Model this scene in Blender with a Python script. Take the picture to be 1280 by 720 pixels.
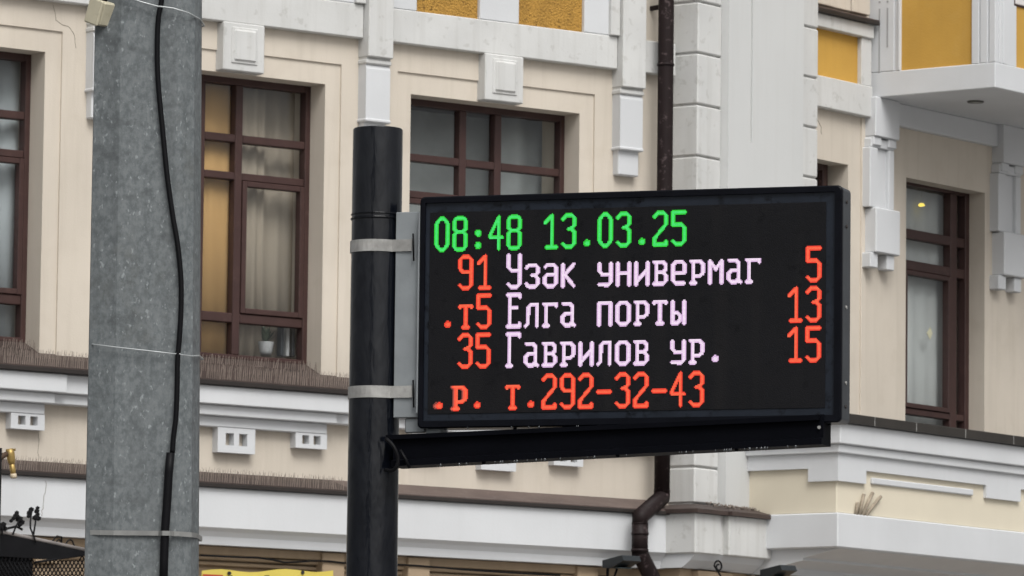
import bpy, bmesh, math, random
from mathutils import Vector, Matrix
random.seed(7)
for o in list(bpy.data.objects): bpy.data.objects.remove(o)
SC = bpy.context.scene
COL = SC.collection
R = math.radians

# ------------------------------------------------------------------ camera
F_PX = 7064.0
PITCH, ROLL = R(5.9608), R(0.6665)
AZ_A, AZ_B, AZ_S = R(37.247), R(53.6406), R(18.402)
CAM = Vector((0, 0, 1.6))
FW = Vector((0, math.cos(PITCH), math.sin(PITCH)))
_up = Vector((0, -math.sin(PITCH), math.cos(PITCH)))
_rt = Vector((1, 0, 0))
RT = _rt * math.cos(ROLL) + _up * math.sin(ROLL)
UP = -_rt * math.sin(ROLL) + _up * math.cos(ROLL)
cd = bpy.data.cameras.new('camera')
cam = bpy.data.objects.new('camera', cd)
COL.objects.link(cam)
m = Matrix((RT, UP, -FW)).transposed().to_4x4()
m.translation = CAM
cam.matrix_world = m
cd.sensor_fit = 'HORIZONTAL'
cd.sensor_width = 36.0
cd.lens = 36.0 * F_PX / 1280.0
cd.clip_start = 0.5
cd.clip_end = 3000
cd.dof.use_dof = True
cd.dof.focus_distance = 17.6
cd.dof.aperture_fstop = 30.0
SC.camera = cam

# ------------------------------------------------------------------ sky, sun, exposure
SUN_AZ, SUN_EL = R(20), R(52)           # bright part of the overcast, behind the camera
w = bpy.data.worlds.new('World')
SC.world = w
w.use_nodes = True
nt = w.node_tree
bg = nt.nodes['Background']
sky = nt.nodes.new('ShaderNodeTexSky')
sky.sky_type = 'NISHITA'
sky.sun_disc = False
sky.sun_elevation = SUN_EL
sky.sun_rotation = R(180) - SUN_AZ
sky.dust_density = 6.0
sky.air_density = 1.0
hs = nt.nodes.new('ShaderNodeHueSaturation')
hs.inputs['Saturation'].default_value = 0.12
nt.links.new(sky.outputs[0], hs.inputs['Color'])
nt.links.new(hs.outputs[0], bg.inputs['Color'])
bg.inputs['Strength'].default_value = 0.097
sd = bpy.data.lights.new('sun', 'SUN')
sd.energy = 1.3
sd.angle = R(32)
sd.color = (1.0, 0.99, 0.97)
sun = bpy.data.objects.new('sun', sd)
COL.objects.link(sun)
sv = Vector((math.sin(SUN_AZ) * math.cos(SUN_EL), -math.cos(SUN_AZ) * math.cos(SUN_EL), math.sin(SUN_EL)))
sun.rotation_euler = sv.to_track_quat('Z', 'Y').to_euler()
sun.location = sv * 60
VS = SC.view_settings
VS.view_transform = 'Standard'
VS.look = 'None'
VS.gamma = 1.0
VS.exposure = 0.44
VS.use_curve_mapping = False

# ------------------------------------------------------------------ materials
MATS = {}
def mat(name, col, rough=0.8, var=0.10, vscale=2.0, bump=0.15, bscale=90.0, streak=0.0, streak_col=(0.12, 0.10, 0.08),
        metal=0.0, spec=0.4, bz=1.0, speck=0.0, speck_col=(0.5, 0.5, 0.5), speck_scale=60.0, coat=0.0, bdist=0.004, blotch=0.0,
        blotch_col=(0.2, 0.18, 0.15)):
    if name in MATS: return MATS[name]
    M = bpy.data.materials.new(name)
    M.use_nodes = True
    t = M.node_tree; N = t.nodes; Lk = t.links
    b = N['Principled BSDF']
    g = N.new('ShaderNodeNewGeometry')
    n1 = N.new('ShaderNodeTexNoise'); n1.inputs['Scale'].default_value = vscale; n1.inputs['Detail'].default_value = 6
    Lk.new(g.outputs['Position'], n1.inputs['Vector'])
    mr = N.new('ShaderNodeMapRange'); mr.inputs['From Min'].default_value = .3; mr.inputs['From Max'].default_value = .7
    mr.inputs['To Min'].default_value = 1 - var; mr.inputs['To Max'].default_value = 1 + var * .6
    Lk.new(n1.outputs[0], mr.inputs[0])
    mx = N.new('ShaderNodeMix'); mx.data_type = 'RGBA'; mx.blend_type = 'MULTIPLY'; mx.inputs['Factor'].default_value = 1
    mx.inputs['A'].default_value = (*col, 1)
    Lk.new(mr.outputs[0], mx.inputs['B'])
    cur = mx.outputs['Result']
    def blend(fac, colour, cur):
        q = N.new('ShaderNodeMix'); q.data_type = 'RGBA'
        Lk.new(fac, q.inputs['Factor']); Lk.new(cur, q.inputs['A']); q.inputs['B'].default_value = (*colour, 1)
        return q.outputs['Result']
    def noise_mask(scale, lo, hi, amt, vec=None, detail=5, rg=.6):
        n = N.new('ShaderNodeTexNoise'); n.inputs['Scale'].default_value = scale; n.inputs['Detail'].default_value = detail
        n.inputs['Roughness'].default_value = rg
        Lk.new(vec or g.outputs['Position'], n.inputs['Vector'])
        r = N.new('ShaderNodeMapRange'); r.inputs['From Min'].default_value = lo; r.inputs['From Max'].default_value = hi
        r.inputs['To Min'].default_value = 0; r.inputs['To Max'].default_value = amt
        Lk.new(n.outputs[0], r.inputs[0])
        return r.outputs[0]
    if streak > 0:
        mp = N.new('ShaderNodeMapping'); mp.inputs['Scale'].default_value = (14, 14, 0.9)
        Lk.new(g.outputs['Position'], mp.inputs['Vector'])
        cur = blend(noise_mask(1.0, .5, .8, streak, mp.outputs[0]), streak_col, cur)
    if blotch > 0:
        cur = blend(noise_mask(vscale * 2.7, .54, .72, blotch), blotch_col, cur)
    if speck > 0:
        cur = blend(noise_mask(speck_scale, .60, .68, speck, detail=3), speck_col, cur)
    Lk.new(cur, b.inputs['Base Color'])
    b.inputs['Roughness'].default_value = rough
    b.inputs['Metallic'].default_value = metal
    b.inputs['Specular IOR Level'].default_value = spec
    b.inputs['Coat Weight'].default_value = coat
    if bump > 0:
        nb = N.new('ShaderNodeTexNoise'); nb.inputs['Scale'].default_value = bscale; nb.inputs['Detail'].default_value = 5
        bm_ = N.new('ShaderNodeMapping'); bm_.inputs['Scale'].default_value = (1, 1, bz)
        Lk.new(g.outputs['Position'], bm_.inputs['Vector']); Lk.new(bm_.outputs[0], nb.inputs['Vector'])
        bp = N.new('ShaderNodeBump'); bp.inputs['Strength'].default_value = bump; bp.inputs['Distance'].default_value = bdist
        Lk.new(nb.outputs[0], bp.inputs['Height'])
        Lk.new(bp.outputs[0], b.inputs['Normal'])
    MATS[name] = M
    return M

def emit(name, col, s):
    M = bpy.data.materials.new(name); M.use_nodes = True
    b = M.node_tree.nodes['Principled BSDF']
    b.inputs['Base Color'].default_value = (.02, .02, .02, 1)
    b.inputs['Emission Color'].default_value = (*col, 1)
    b.inputs['Emission Strength'].default_value = s
    return M

def glass(name, tint=(.95, .96, .96)):
    M = bpy.data.materials.new(name); M.use_nodes = True
    t = M.node_tree; N = t.nodes; N.remove(N['Principled BSDF'])
    tr = N.new('ShaderNodeBsdfTransparent'); tr.inputs[0].default_value = (*tint, 1)
    gl = N.new('ShaderNodeBsdfGlossy'); gl.inputs['Roughness'].default_value = .03
    gl.inputs['Color'].default_value = (.95, .97, 1, 1)
    fr = N.new('ShaderNodeFresnel'); fr.inputs[0].default_value = 1.6
    g = N.new('ShaderNodeNewGeometry')
    n = N.new('ShaderNodeTexNoise'); n.inputs['Scale'].default_value = 5; n.inputs['Detail'].default_value = 1
    t.links.new(g.outputs['Position'], n.inputs['Vector'])
    bp = N.new('ShaderNodeBump'); bp.inputs['Strength'].default_value = .12; bp.inputs['Distance'].default_value = .02
    t.links.new(n.outputs[0], bp.inputs['Height']); t.links.new(bp.outputs[0], gl.inputs['Normal'])
    mx = N.new('ShaderNodeMixShader')
    mb = N.new('ShaderNodeMath'); mb.operation = 'SUBTRACT'; mb.inputs[0].default_value = 1.0; t.links.new(g.outputs['Backfacing'], mb.inputs[1])
    mm = N.new('ShaderNodeMath'); mm.operation = 'MULTIPLY'; t.links.new(mb.outputs[0], mm.inputs[0]); t.links.new(fr.outputs[0], mm.inputs[1])
    t.links.new(mm.outputs[0], mx.inputs[0]); t.links.new(tr.outputs[0], mx.inputs[1]); t.links.new(gl.outputs[0], mx.inputs[2])
    t.links.new(mx.outputs[0], N['Material Output'].inputs[0])
    return M

WALL = mat('beige_plaster', (.585, .525, .445), .9, .09, 1.3, .25, 120, streak=.34, streak_col=(.41, .36, .29), blotch=.30, blotch_col=(.47, .41, .33))
CREAM = mat('cream_plaster', (.64, .58, .46), .9, .05, 1.5, .2, 120, streak=.05, streak_col=(.4, .35, .25))
PIERM = mat('white_pier_paint', (.56, .565, .555), .78, .04, 1.2, .15, 70, streak=.14, streak_col=(.42, .41, .38))
TRIM = mat('white_trim_paint', (.565, .565, .55), .75, .08, 2.5, .2, 70, streak=.42, streak_col=(.36, .35, .32), speck=.35, speck_col=(.33, .32, .29), speck_scale=13, blotch=.12, blotch_col=(.42, .40, .36))
CLEAN = mat('white_cornice_paint', (.58, .59, .60), .7, .05, 2, .15, 70, streak=.12, streak_col=(.45, .45, .44))
ORIEL = mat('pale_grey_paint', (.58, .59, .60), .7, .05, 2, .15, 70, streak=.07, streak_col=(.45, .45, .44))
OCHRE = mat('ochre_paint', (.52, .30, .058), .8, .12, 2.2, .3, 70, streak=.22, streak_col=(.36, .20, .05), blotch=.12, blotch_col=(.56, .38, .14))
OCHRE_T = mat('ochre_rough_plaster', (.42, .23, .045), .9, .2, 9, 1.0, 70, speck=.75, speck_col=(.12, .06, .012), speck_scale=42, bdist=.02)
BROWN = mat('brown_window_paint', (.050, .024, .021), .5, .15, 8, .15, 60, blotch=.2, blotch_col=(.10, .06, .05))
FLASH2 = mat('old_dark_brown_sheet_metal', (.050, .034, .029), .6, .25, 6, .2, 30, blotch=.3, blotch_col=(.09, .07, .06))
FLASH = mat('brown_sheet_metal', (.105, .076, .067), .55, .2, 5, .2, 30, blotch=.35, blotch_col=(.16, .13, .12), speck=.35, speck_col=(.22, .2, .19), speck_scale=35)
DRIP = mat('dark_sheet_edge', (.022, .017, .015), .6, .2, 6, .1, 30)
PIPE = mat('brown_downpipe_paint', (.017, .011, .011), .55, .15, 6, .1, 40, spec=.14, speck=.35, speck_col=(.16, .12, .12), speck_scale=26)
SPIKE = mat('spike_plastic', (.26, .215, .185), .5, .3, 15, 0)
TAN = mat('tan_ground_floor_plaster', (.36, .27, .18), .9, .12, 2, .25, 90, streak=.25, streak_col=(.16, .12, .08), blotch=.3, blotch_col=(.2, .15, .1))
GALV = mat('galvanised_steel', (.16, .175, .18), .62, .22, 5, .25, 55, metal=.15, speck=.5, speck_col=(.31, .33, .33), speck_scale=46, blotch=.38, blotch_col=(.10, .10, .092), streak=.35, streak_col=(.10, .105, .105), spec=.35)
def pole_material():
    M = bpy.data.materials.new('weathered_galvanised_steel'); M.use_nodes = True
    t = M.node_tree; N = t.nodes; Lk = t.links; b = N['Principled BSDF']
    g = N.new('ShaderNodeNewGeometry')
    def mp(sc, rot=(0, 0, 0)):
        q = N.new('ShaderNodeMapping'); q.inputs['Scale'].default_value = sc; q.inputs['Rotation'].default_value = rot
        Lk.new(g.outputs['Position'], q.inputs['Vector']); return q.outputs[0]
    def noise(vec, scale, detail, lo, hi, a, c, rg=.6):
        n = N.new('ShaderNodeTexNoise'); n.inputs['Scale'].default_value = scale; n.inputs['Detail'].default_value = detail; n.inputs['Roughness'].default_value = rg
        Lk.new(vec, n.inputs['Vector']); r = N.new('ShaderNodeMapRange'); r.inputs['From Min'].default_value = lo; r.inputs['From Max'].default_value = hi
        r.inputs['To Min'].default_value = a; r.inputs['To Max'].default_value = c; Lk.new(n.outputs[0], r.inputs[0]); return r.outputs[0]
    def mixc(fac, A_, col):
        q = N.new('ShaderNodeMix'); q.data_type = 'RGBA'; Lk.new(fac, q.inputs['Factor']); q.inputs['B'].default_value = (*col, 1)
        if hasattr(A_, 'links'): Lk.new(A_, q.inputs['A'])
        else: q.inputs['A'].default_value = (*A_, 1)
        return q.outputs['Result']
    c = mixc(noise(mp((1, 1, .7)), 70, 4, .40, .60, 0, 1, .7), (.100, .112, .116), (.158, .172, .176))
    c = mixc(noise(mp((1, 1, .7)), 20, 6, .45, .75, 0, .5), c, (.185, .20, .203))
    c = mixc(noise(mp((3, 3, .12)), 4, 5, .52, .75, 0, .55), c, (.075, .08, .082))
    c = mixc(noise(mp((1, 1, 2.2), (0, .6, 0)), 7.5, 4, .57, .72, 0, .55), c, (.06, .066, .068))
    c = mixc(noise(mp((1, 1, .6)), 85, 2, .63, .72, 0, .7), c, (.30, .325, .33))
    c = mixc(noise(mp((1, 1, .8)), 3.2, 8, .56, .70, 0, .45, .75), c, (.075, .073, .062))
    Lk.new(c, b.inputs['Base Color']); b.inputs['Roughness'].default_value = .6; b.inputs['Specular IOR Level'].default_value = .35; b.inputs['Metallic'].default_value = .1
    nb = N.new('ShaderNodeTexNoise'); nb.inputs['Scale'].default_value = 60; nb.inputs['Detail'].default_value = 5; Lk.new(g.outputs['Position'], nb.inputs['Vector'])
    bp = N.new('ShaderNodeBump'); bp.inputs['Strength'].default_value = .3; bp.inputs['Distance'].default_value = .003
    Lk.new(nb.outputs[0], bp.inputs['Height']); Lk.new(bp.outputs[0], b.inputs['Normal'])
    return M
GALV2 = pole_material()
BRKT = mat('galvanised_bracket', (.26, .28, .29), .5, .12, 12, .15, 60, metal=.3)
BAND = mat('steel_band', (.33, .325, .31), .62, .3, 22, .25, 80, metal=.1, blotch=.3, blotch_col=(.16, .15, .14))
BLACK = mat('black_pipe_paint', (.0035, .0045, .0075), .17, .2, 6, .7, 30, spec=.5, blotch=.25, blotch_col=(.010, .011, .014), bdist=.005, bz=.22)
BLK2 = mat('black_steel_arm', (.003, .0033, .005), .55, .2, 6, .2, 30, spec=.03)
CABLE = mat('black_cable_rubber', (.004, .004, .005), .5, .1, 10, .1, 60, spec=.12)
HOUSE = mat('black_housing_paint', (.004, .0045, .007), .34, .3, 9, .12, 40, spec=.10, blotch=.5, blotch_col=(.003, .003, .004))
HSIDE = mat('housing_side_paint', (.032, .036, .041), .4, .2, 7, .1, 40, spec=.5)
PANEL = mat('led_panel_black', (.0088, .0088, .0102), .55, .15, 3, .3, 260, spec=.10, streak=.7, streak_col=(.0150, .0140, .0142), speck=.5, speck_col=(.003, .003, .004), speck_scale=30, blotch=.25, blotch_col=(.0135, .0125, .0125))
MASKB = mat('dark_screen_border', (.016, .020, .028), .22, .2, 11, .06, 20, spec=.2, blotch=.95, blotch_col=(.0015, .0015, .002))
BOX = mat('beige_plastic_box', (.50, .46, .34), .6, .12, 14, .1, 50, blotch=.25, blotch_col=(.22, .19, .12))
WIRE = mat('tie_wire_steel', (.45, .47, .47), .4, .2, 20, 0, metal=.5)
YEL = mat('yellow_banner', (.62, .50, .10), .6, .08, 5, .1, 30)
REDM = mat('red_print', (.40, .05, .03), .6, .1, 5, 0)
INKM = mat('black_print', (.02, .02, .02), .6, .1, 5, 0)
IRON = mat('black_wrought_iron', (.007, .007, .008), .55, .2, 10, .2, 60, spec=.12)
GOLD = mat('brass_paint', (.42, .29, .10), .4, .25, 25, .15, 60, metal=.6)
STRAW = mat('dry_pipe_ends', (.30, .25, .19), .8, .25, 25, .3, 60)
DEBRIS = mat('dry_debris', (.24, .20, .17), .9, .5, 40, .2, 60)
ROOMM = mat('room_plaster', (.30, .27, .23), .9, .05, 1, 0)
GLASS = glass('window_glass')
C_ORANGE = mat('orange_blind_cloth', (.52, .31, .12), .9, .06, 2, .1, 200)
C_CREAM = mat('cream_curtain_cloth', (.38, .32, .25), .9, .08, 2, .1, 200)
C_GREY = mat('pale_grey_curtain_cloth', (.45, .48, .49), .9, .05, 2, .1, 200)
C_DARK = mat('dim_grey_curtain_cloth', (.58, .61, .60), .9, .25, 3, .1, 200)
C_PALE = mat('pale_lace_curtain_cloth', (.60, .61, .59), .9, .04, 2, .1, 200)
ASPH = mat('asphalt', (.075, .075, .078), .8, .25, .6, .4, 40)
PAVE = mat('pavement_concrete', (.26, .255, .25), .85, .15, .8, .3, 40)
KERBM = mat('kerb_granite', (.30, .30, .30), .8, .15, 3, .3, 40)
POT = mat('white_glazed_pot', (.42, .42, .42), .3, .05, 5, 0)
LEAF = mat('dull_leaf', (.10, .13, .08), .6, .3, 20, 0)

# ------------------------------------------------------------------ pixel rays and wall frames
def ray(px, py): return FW + RT * ((px - 640) / F_PX) + UP * ((360 - py) / F_PX)
class Frame:
    """vertical wall frame: s along the wall (to the right), d out of it, z up"""
    def __init__(self, O, az):
        self.O = O; self.a = Vector((math.cos(az), math.sin(az), 0)); self.n = Vector((math.sin(az), -math.cos(az), 0))
    def w(self, s, d, z): return self.O + self.a * s + self.n * d + Vector((0, 0, z))
    def at(self, px, py, d=0.0):
        r = ray(px, py); t = ((self.O + self.n * d - CAM).dot(self.n)) / r.dot(self.n); P = CAM + r * t
        return (P - self.O).dot(self.a), P.z
    def s(self, px, py, d=0.0): return self.at(px, py, d)[0]
    def z(self, px, py, d=0.0): return self.at(px, py, d)[1]
    def side(self, px, py, s):
        r = ray(px, py); t = ((self.O + self.a * s - CAM).dot(self.a)) / r.dot(self.a); P = CAM + r * t
        return (P - self.O).dot(self.n), P.z
def ground_point(px, py, y):
    r = ray(px, py); P = CAM + r * (y / r.y); return Vector((P.x, P.y, 0))
OA = ground_point(838, 400, 37.0)
A = Frame(OA, AZ_A)
B = Frame(OA, AZ_B)
S = Frame(ground_point(524, 390, 17.4), -AZ_S)

# ------------------------------------------------------------------ mesh helpers
def box(bm, fr, s0, s1, d0, d1, z0, z1, bev=0.005):
    vs = [bm.verts.new(fr.w(s, d, z)) for z in (z0, z1) for d in (d0, d1) for s in (s0, s1)]
    fs = [bm.faces.new([vs[i] for i in q]) for q in ((0, 1, 3, 2), (4, 6, 7, 5), (0, 4, 5, 1), (2, 3, 7, 6), (0, 2, 6, 4), (1, 5, 7, 3))]
    if bev > 0:
        es = list({e for f in fs for e in f.edges})
        bmesh.ops.bevel(bm, geom=es, offset=bev, segments=1, affect='EDGES')
def prism(bm, fr, prof, s0, s1, axis='s'):
    """profile of (d,z) points run along s"""
    v0 = [bm.verts.new(fr.w(s0, d, z)) for d, z in prof]; v1 = [bm.verts.new(fr.w(s1, d, z)) for d, z in prof]
    n = len(prof)
    for i in range(n): bm.faces.new((v0[i], v0[(i + 1) % n], v1[(i + 1) % n], v1[i]))
    bm.faces.new(v0); bm.faces.new(v1[::-1])
def prism_d(bm, fr, prof, d0, d1):
    """outline of (s,z) points run along d"""
    v0 = [bm.verts.new(fr.w(s, d0, z)) for s, z in prof]; v1 = [bm.verts.new(fr.w(s, d1, z)) for s, z in prof]
    n = len(prof)
    for i in range(n): bm.faces.new((v0[i], v0[(i + 1) % n], v1[(i + 1) % n], v1[i]))
    bm.faces.new(v0); bm.faces.new(v1[::-1])
def prism_z(bm, fr, prof, z0, z1):
    v0 = [bm.verts.new(fr.w(s, d, z0)) for s, d in prof]; v1 = [bm.verts.new(fr.w(s, d, z1)) for s, d in prof]
    n = len(prof)
    for i in range(n): bm.faces.new((v0[i], v0[(i + 1) % n], v1[(i + 1) % n], v1[i]))
    bm.faces.new(v0); bm.faces.new(v1[::-1])
def tube(bm, pts, r, seg=10, cap=True):
    rr = r if isinstance(r, (list, tuple)) else [r] * len(pts)
    rings = []
    prev = None
    for i, p in enumerate(pts):
        a = pts[max(i - 1, 0)]; c = pts[min(i + 1, len(pts) - 1)]
        t = (c - a).normalized()
        if prev is None:
            u = t.orthogonal().normalized()
        else:
            u = (prev - t * prev.dot(t)).normalized()
        prev = u
        v = t.cross(u)
        rings.append([bm.verts.new(p + (u * math.cos(2 * math.pi * k / seg) + v * math.sin(2 * math.pi * k / seg)) * rr[i]) for k in range(seg)])
    for q in range(len(rings) - 1):
        for k in range(seg):
            f = bm.faces.new((rings[q][k], rings[q][(k + 1) % seg], rings[q + 1][(k + 1) % seg], rings[q + 1][k])); f.smooth = True
    if cap:
        bm.faces.new(rings[0][::-1]); bm.faces.new(rings[-1])
def wall_holes(bm, fr, s0, s1, z0, z1, d, holes, depth):
    """front sheet with rectangular openings and their reveals; holes: (s0,s1,z0,z1)"""
    S_ = sorted({s0, s1, *[h[0] for h in holes], *[h[1] for h in holes]}); Z_ = sorted({z0, z1, *[h[2] for h in holes], *[h[3] for h in holes]})
    S_ = [x for x in S_ if s0 <= x <= s1]; Z_ = [x for x in Z_ if z0 <= x <= z1]
    V = {}
    def v(s, z):
        k = (round(s, 5), round(z, 5))
        if k not in V: V[k] = bm.verts.new(fr.w(s, d, z))
        return V[k]
    for i in range(len(S_) - 1):
        for j in range(len(Z_) - 1):
            cs = (S_[i] + S_[i + 1]) / 2; cz = (Z_[j] + Z_[j + 1]) / 2
            if any(h[0] < cs < h[1] and h[2] < cz < h[3] for h in holes): continue
            bm.faces.new((v(S_[i], Z_[j]), v(S_[i + 1], Z_[j]), v(S_[i + 1], Z_[j + 1]), v(S_[i], Z_[j + 1])))
    for h in holes:
        c = [(h[0], h[2]), (h[1], h[2]), (h[1], h[3]), (h[0], h[3])]
        for i in range(4):
            (sa, za), (sb, zb) = c[i], c[(i + 1) % 4]
            bm.faces.new([bm.verts.new(fr.w(*q)) for q in ((sa, d, za), (sb, d, zb), (sb, d - depth, zb), (sa, d - depth, za))])
def obj(name, bm, material, parent=None, smooth=False):
    bmesh.ops.recalc_face_normals(bm, faces=bm.faces)
    me = bpy.data.meshes.new(name)
    bm.to_mesh(me); bm.free()
    me.materials.append(material)
    if smooth:
        for p in me.polygons: p.use_smooth = True
    o = bpy.data.objects.new(name, me); COL.objects.link(o)
    if parent is not None:
        o.parent = parent
        q = parent; off = Vector((0, 0, 0))
        while q is not None: off += q.location; q = q.parent
        o.location = -off
    return o
def NB(): return bmesh.new()
def bx(name, fr, s0, s1, d0, d1, z0, z1, material, parent=None, bev=0.005):
    bm = NB(); box(bm, fr, s0, s1, d0, d1, z0, z1, bev); return obj(name, bm, material, parent)
def tag(o, label, cat, group=None, kind=None):
    if label: o['label'] = label
    if cat: o['category'] = cat
    if group: o['group'] = group
    if kind: o['kind'] = kind
    return o
def thing(name, loc, label, cat, group=None):
    o = bpy.data.objects.new(name, None); COL.objects.link(o); o.location = loc; o.empty_display_size = .2
    return tag(o, label, cat, group)

# ------------------------------------------------------------------ the setting
def sheet(name, x0, x1, y0, y1, z, material):
    bm = NB(); bm.faces.new([bm.verts.new(p) for p in ((x0, y0, z), (x1, y0, z), (x1, y1, z), (x0, y1, z))])
    o = obj(name, bm, material); o['kind'] = 'structure'; return o
sheet('ground', -1500, 1500, -1500, 1500, -.004, ASPH)
sheet('road', -300, 300, 3.0, 12.8, 0.0, ASPH)
bm = NB()
W0 = Frame(Vector((0, 0, 0)), 0)
box(bm, W0, -60, 60, -90, -13.0, -.05, .12, .01)
pv = obj('pavement', bm, PAVE); pv['kind'] = 'structure'
bm = NB(); box(bm, W0, -60, 60, -12.998, -12.85, -.05, .125, .012)
kb = obj('kerb', bm, KERBM); kb['kind'] = 'structure'
bm = NB(); box(bm, W0, -60, 60, -2.8, 30, -.05, .12, .012)
pv2 = obj('pavement', bm, PAVE); pv2['kind'] = 'structure'

# ------------------------------------------------------------------ the building
bld = thing('corner_building', OA + Vector((0, 0, .12)), 'beige plastered town building with white mouldings and ochre panels behind the sign', 'building')
ZT = 10.2                       # top of what is built
SL, SR = -9.0, 9.5
# key heights on wing A
Z_OPEN_T = 6.566
Z_SILL = 4.72
Z_DRIP1 = 4.595
Z_BEAM0, Z_BEAM1 = 6.874, 7.09
W_OPEN = 1.366
CEN = [e - W_OPEN / 2 for e in (-0.765, -2.800, -4.890)]      # window centres: right one, middle one, left one
STRIP = [-.41 - 2.05 * k for k in range(4)]
Z_LOW = 3.96                    # top of the white band above the ground floor
Z_LOWB = 3.706

def surround_rect(c): return (c - W_OPEN / 2 - .115, c + W_OPEN / 2 + .115, Z_SILL - .10, Z_OPEN_T + .135)
def open_rect(c): return (c - W_OPEN / 2, c + W_OPEN / 2, Z_SILL - .02, Z_OPEN_T)
bm = NB()
wall_holes(bm, A, SL, 0.0, Z_LOWB, ZT, 0.0, [surround_rect(c) for c in CEN], .014)
obj('wall', bm, WALL, bld)
for c in CEN:
    bm = NB(); r = surround_rect(c); wall_holes(bm, A, *r, -.0125, [open_rect(c)], .40)
    obj('window_surround', bm, WALL, bld)
# ground floor of wing A
bm = NB(); wall_holes(bm, A, SL, 0.2, 0, Z_LOWB, .03, [], .1); obj('ground_floor_wall', bm, TAN, bld)
# body behind the facades (keeps light out of the rooms)
zz = ZT
bm = NB()
pr = [A.w(SL, -5, 0), A.w(SL, 0, 0), OA, B.w(SR, 0, 0), B.w(SR, -5, 0), OA + (A.n + B.n).normalized() * -5.2]
vb = [bm.verts.new(Vector((p.x, p.y, .1))) for p in pr]; vt = [bm.verts.new(Vector((p.x, p.y, zz))) for p in pr]
bm.faces.new(vt)
for i in (0, 3, 4, 5): bm.faces.new((vb[i], vb[(i + 1) % 6], vt[(i + 1) % 6], vt[i]))
obj('roof_and_back_walls', bm, WALL, bld)

# --- frieze and beam of wing A
def beam_run(s0, s1):
    return bx('beam', A, s0, s1, -.05, .06, Z_BEAM0, Z_BEAM1, TRIM, bld, .006)
for k in range(3):
    s0 = STRIP[k + 1] + .10; s1 = STRIP[k] - .10
    o = beam_run(s0, s1)
    mid = (s0 + s1) / 2
    # frieze: white posts, ochre rough panels set back
    bx('frieze_back', A, s0, s1, -.05, .012, Z_BEAM1, 8.1, TRIM, bld, .004)
beam_run(STRIP[0] + .10, -.02)
# measured frieze panels of the right bay, repeated in the other bays
pan = []
for (xa, ya, xb, yb) in ((517.5, 13.7, 596, 24.0), (645, 31.0, 726.5, 39.5)):
    pan.append((A.s(xa, ya, .02), A.s(xb, yb, .02)))
for k in range(3):
    off = -2.05 * k
    edges = [STRIP[k + 1] + .10] + [x + off for p_ in pan for x in p_] + [STRIP[k] - .10]
    lift = 0.0 if k == 0 else .035
    for i in (0, 2, 4):
        if edges[i + 1] - edges[i] > .01:
            bx('frieze_post', A, edges[i], edges[i + 1], .0, .055, Z_BEAM1 + .001, 8.1, ORIEL, bld, .006)
    for i in (1, 3):
        bx('frieze_panel', A, edges[i], edges[i + 1], .0, .026, Z_BEAM1 + lift, 8.1, OCHRE_T, bld, 0)
        if lift: bx('panel_sill', A, edges[i], edges[i + 1], .0, .04, Z_BEAM1 + .001, Z_BEAM1 + lift - .001, TAN, bld, .003)
    bx('frieze_fillet', A, STRIP[k] - .175, STRIP[k] - .10, .0, .085, Z_BEAM1 + .002, 8.1, TRIM, bld, .004)
# --- hanging strips between the windows
zsb = [A.z(780, 107, .11), A.z(780, 219, .06)]
Z_S1 = 6.755; Z_S2 = A.z(780, 184, .085); Z_S3 = A.z(780, 219, .06)
for k in range(4):
    c = STRIP[k]
    st = bx('hanging_strip', A, c - .097, c + .097, -.02, .115, Z_S1, 8.1, TRIM, bld, .006)
    bx('neck_moulding', A, c - .10, c + .10, -.02, .095, Z_S1 - .045, Z_S1 - .012, TRIM, st, .008)
    bx('strip_recess', A, c - .093, c + .093, -.02, .085, Z_S1 - .012, Z_S1, TRIM, st, 0)
    bm = NB(); prism(bm, A, [(-.02, Z_S1 - .045), (.075, Z_S1 - .045), (.085, Z_S1 - .075), (.085, Z_S2), (-.02, Z_S2)], c - .094, c + .094)
    obj('corbel', bm, ORIEL, st)
    bx('corbel_foot', A, c - .085, c + .085, -.02, .06, Z_S3, Z_S2 - .001, ORIEL, st, .007)
    bx('corbel_lip', A, c - .10, c + .10, -.02, .094, Z_S2 - .018, Z_S2 + .004, ORIEL, st, .006)
# --- keystones
for c in CEN:
    cc = c + 0.0
    k_ = bx('keystone', A, cc - .155, cc + .155, -.05, .075, Z_OPEN_T + .004, Z_BEAM0 + .0, TRIM, bld, .007)
    bx('raised_panel', A, cc - .085, cc + .085, .0, .095, Z_OPEN_T + .065, Z_OPEN_T + .265, TRIM, k_, .012)
    bx('raised_panel', A, cc - .10, cc + .10, .0, .083, Z_OPEN_T + .05, Z_OPEN_T + .28, TRIM, k_, .006)

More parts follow.
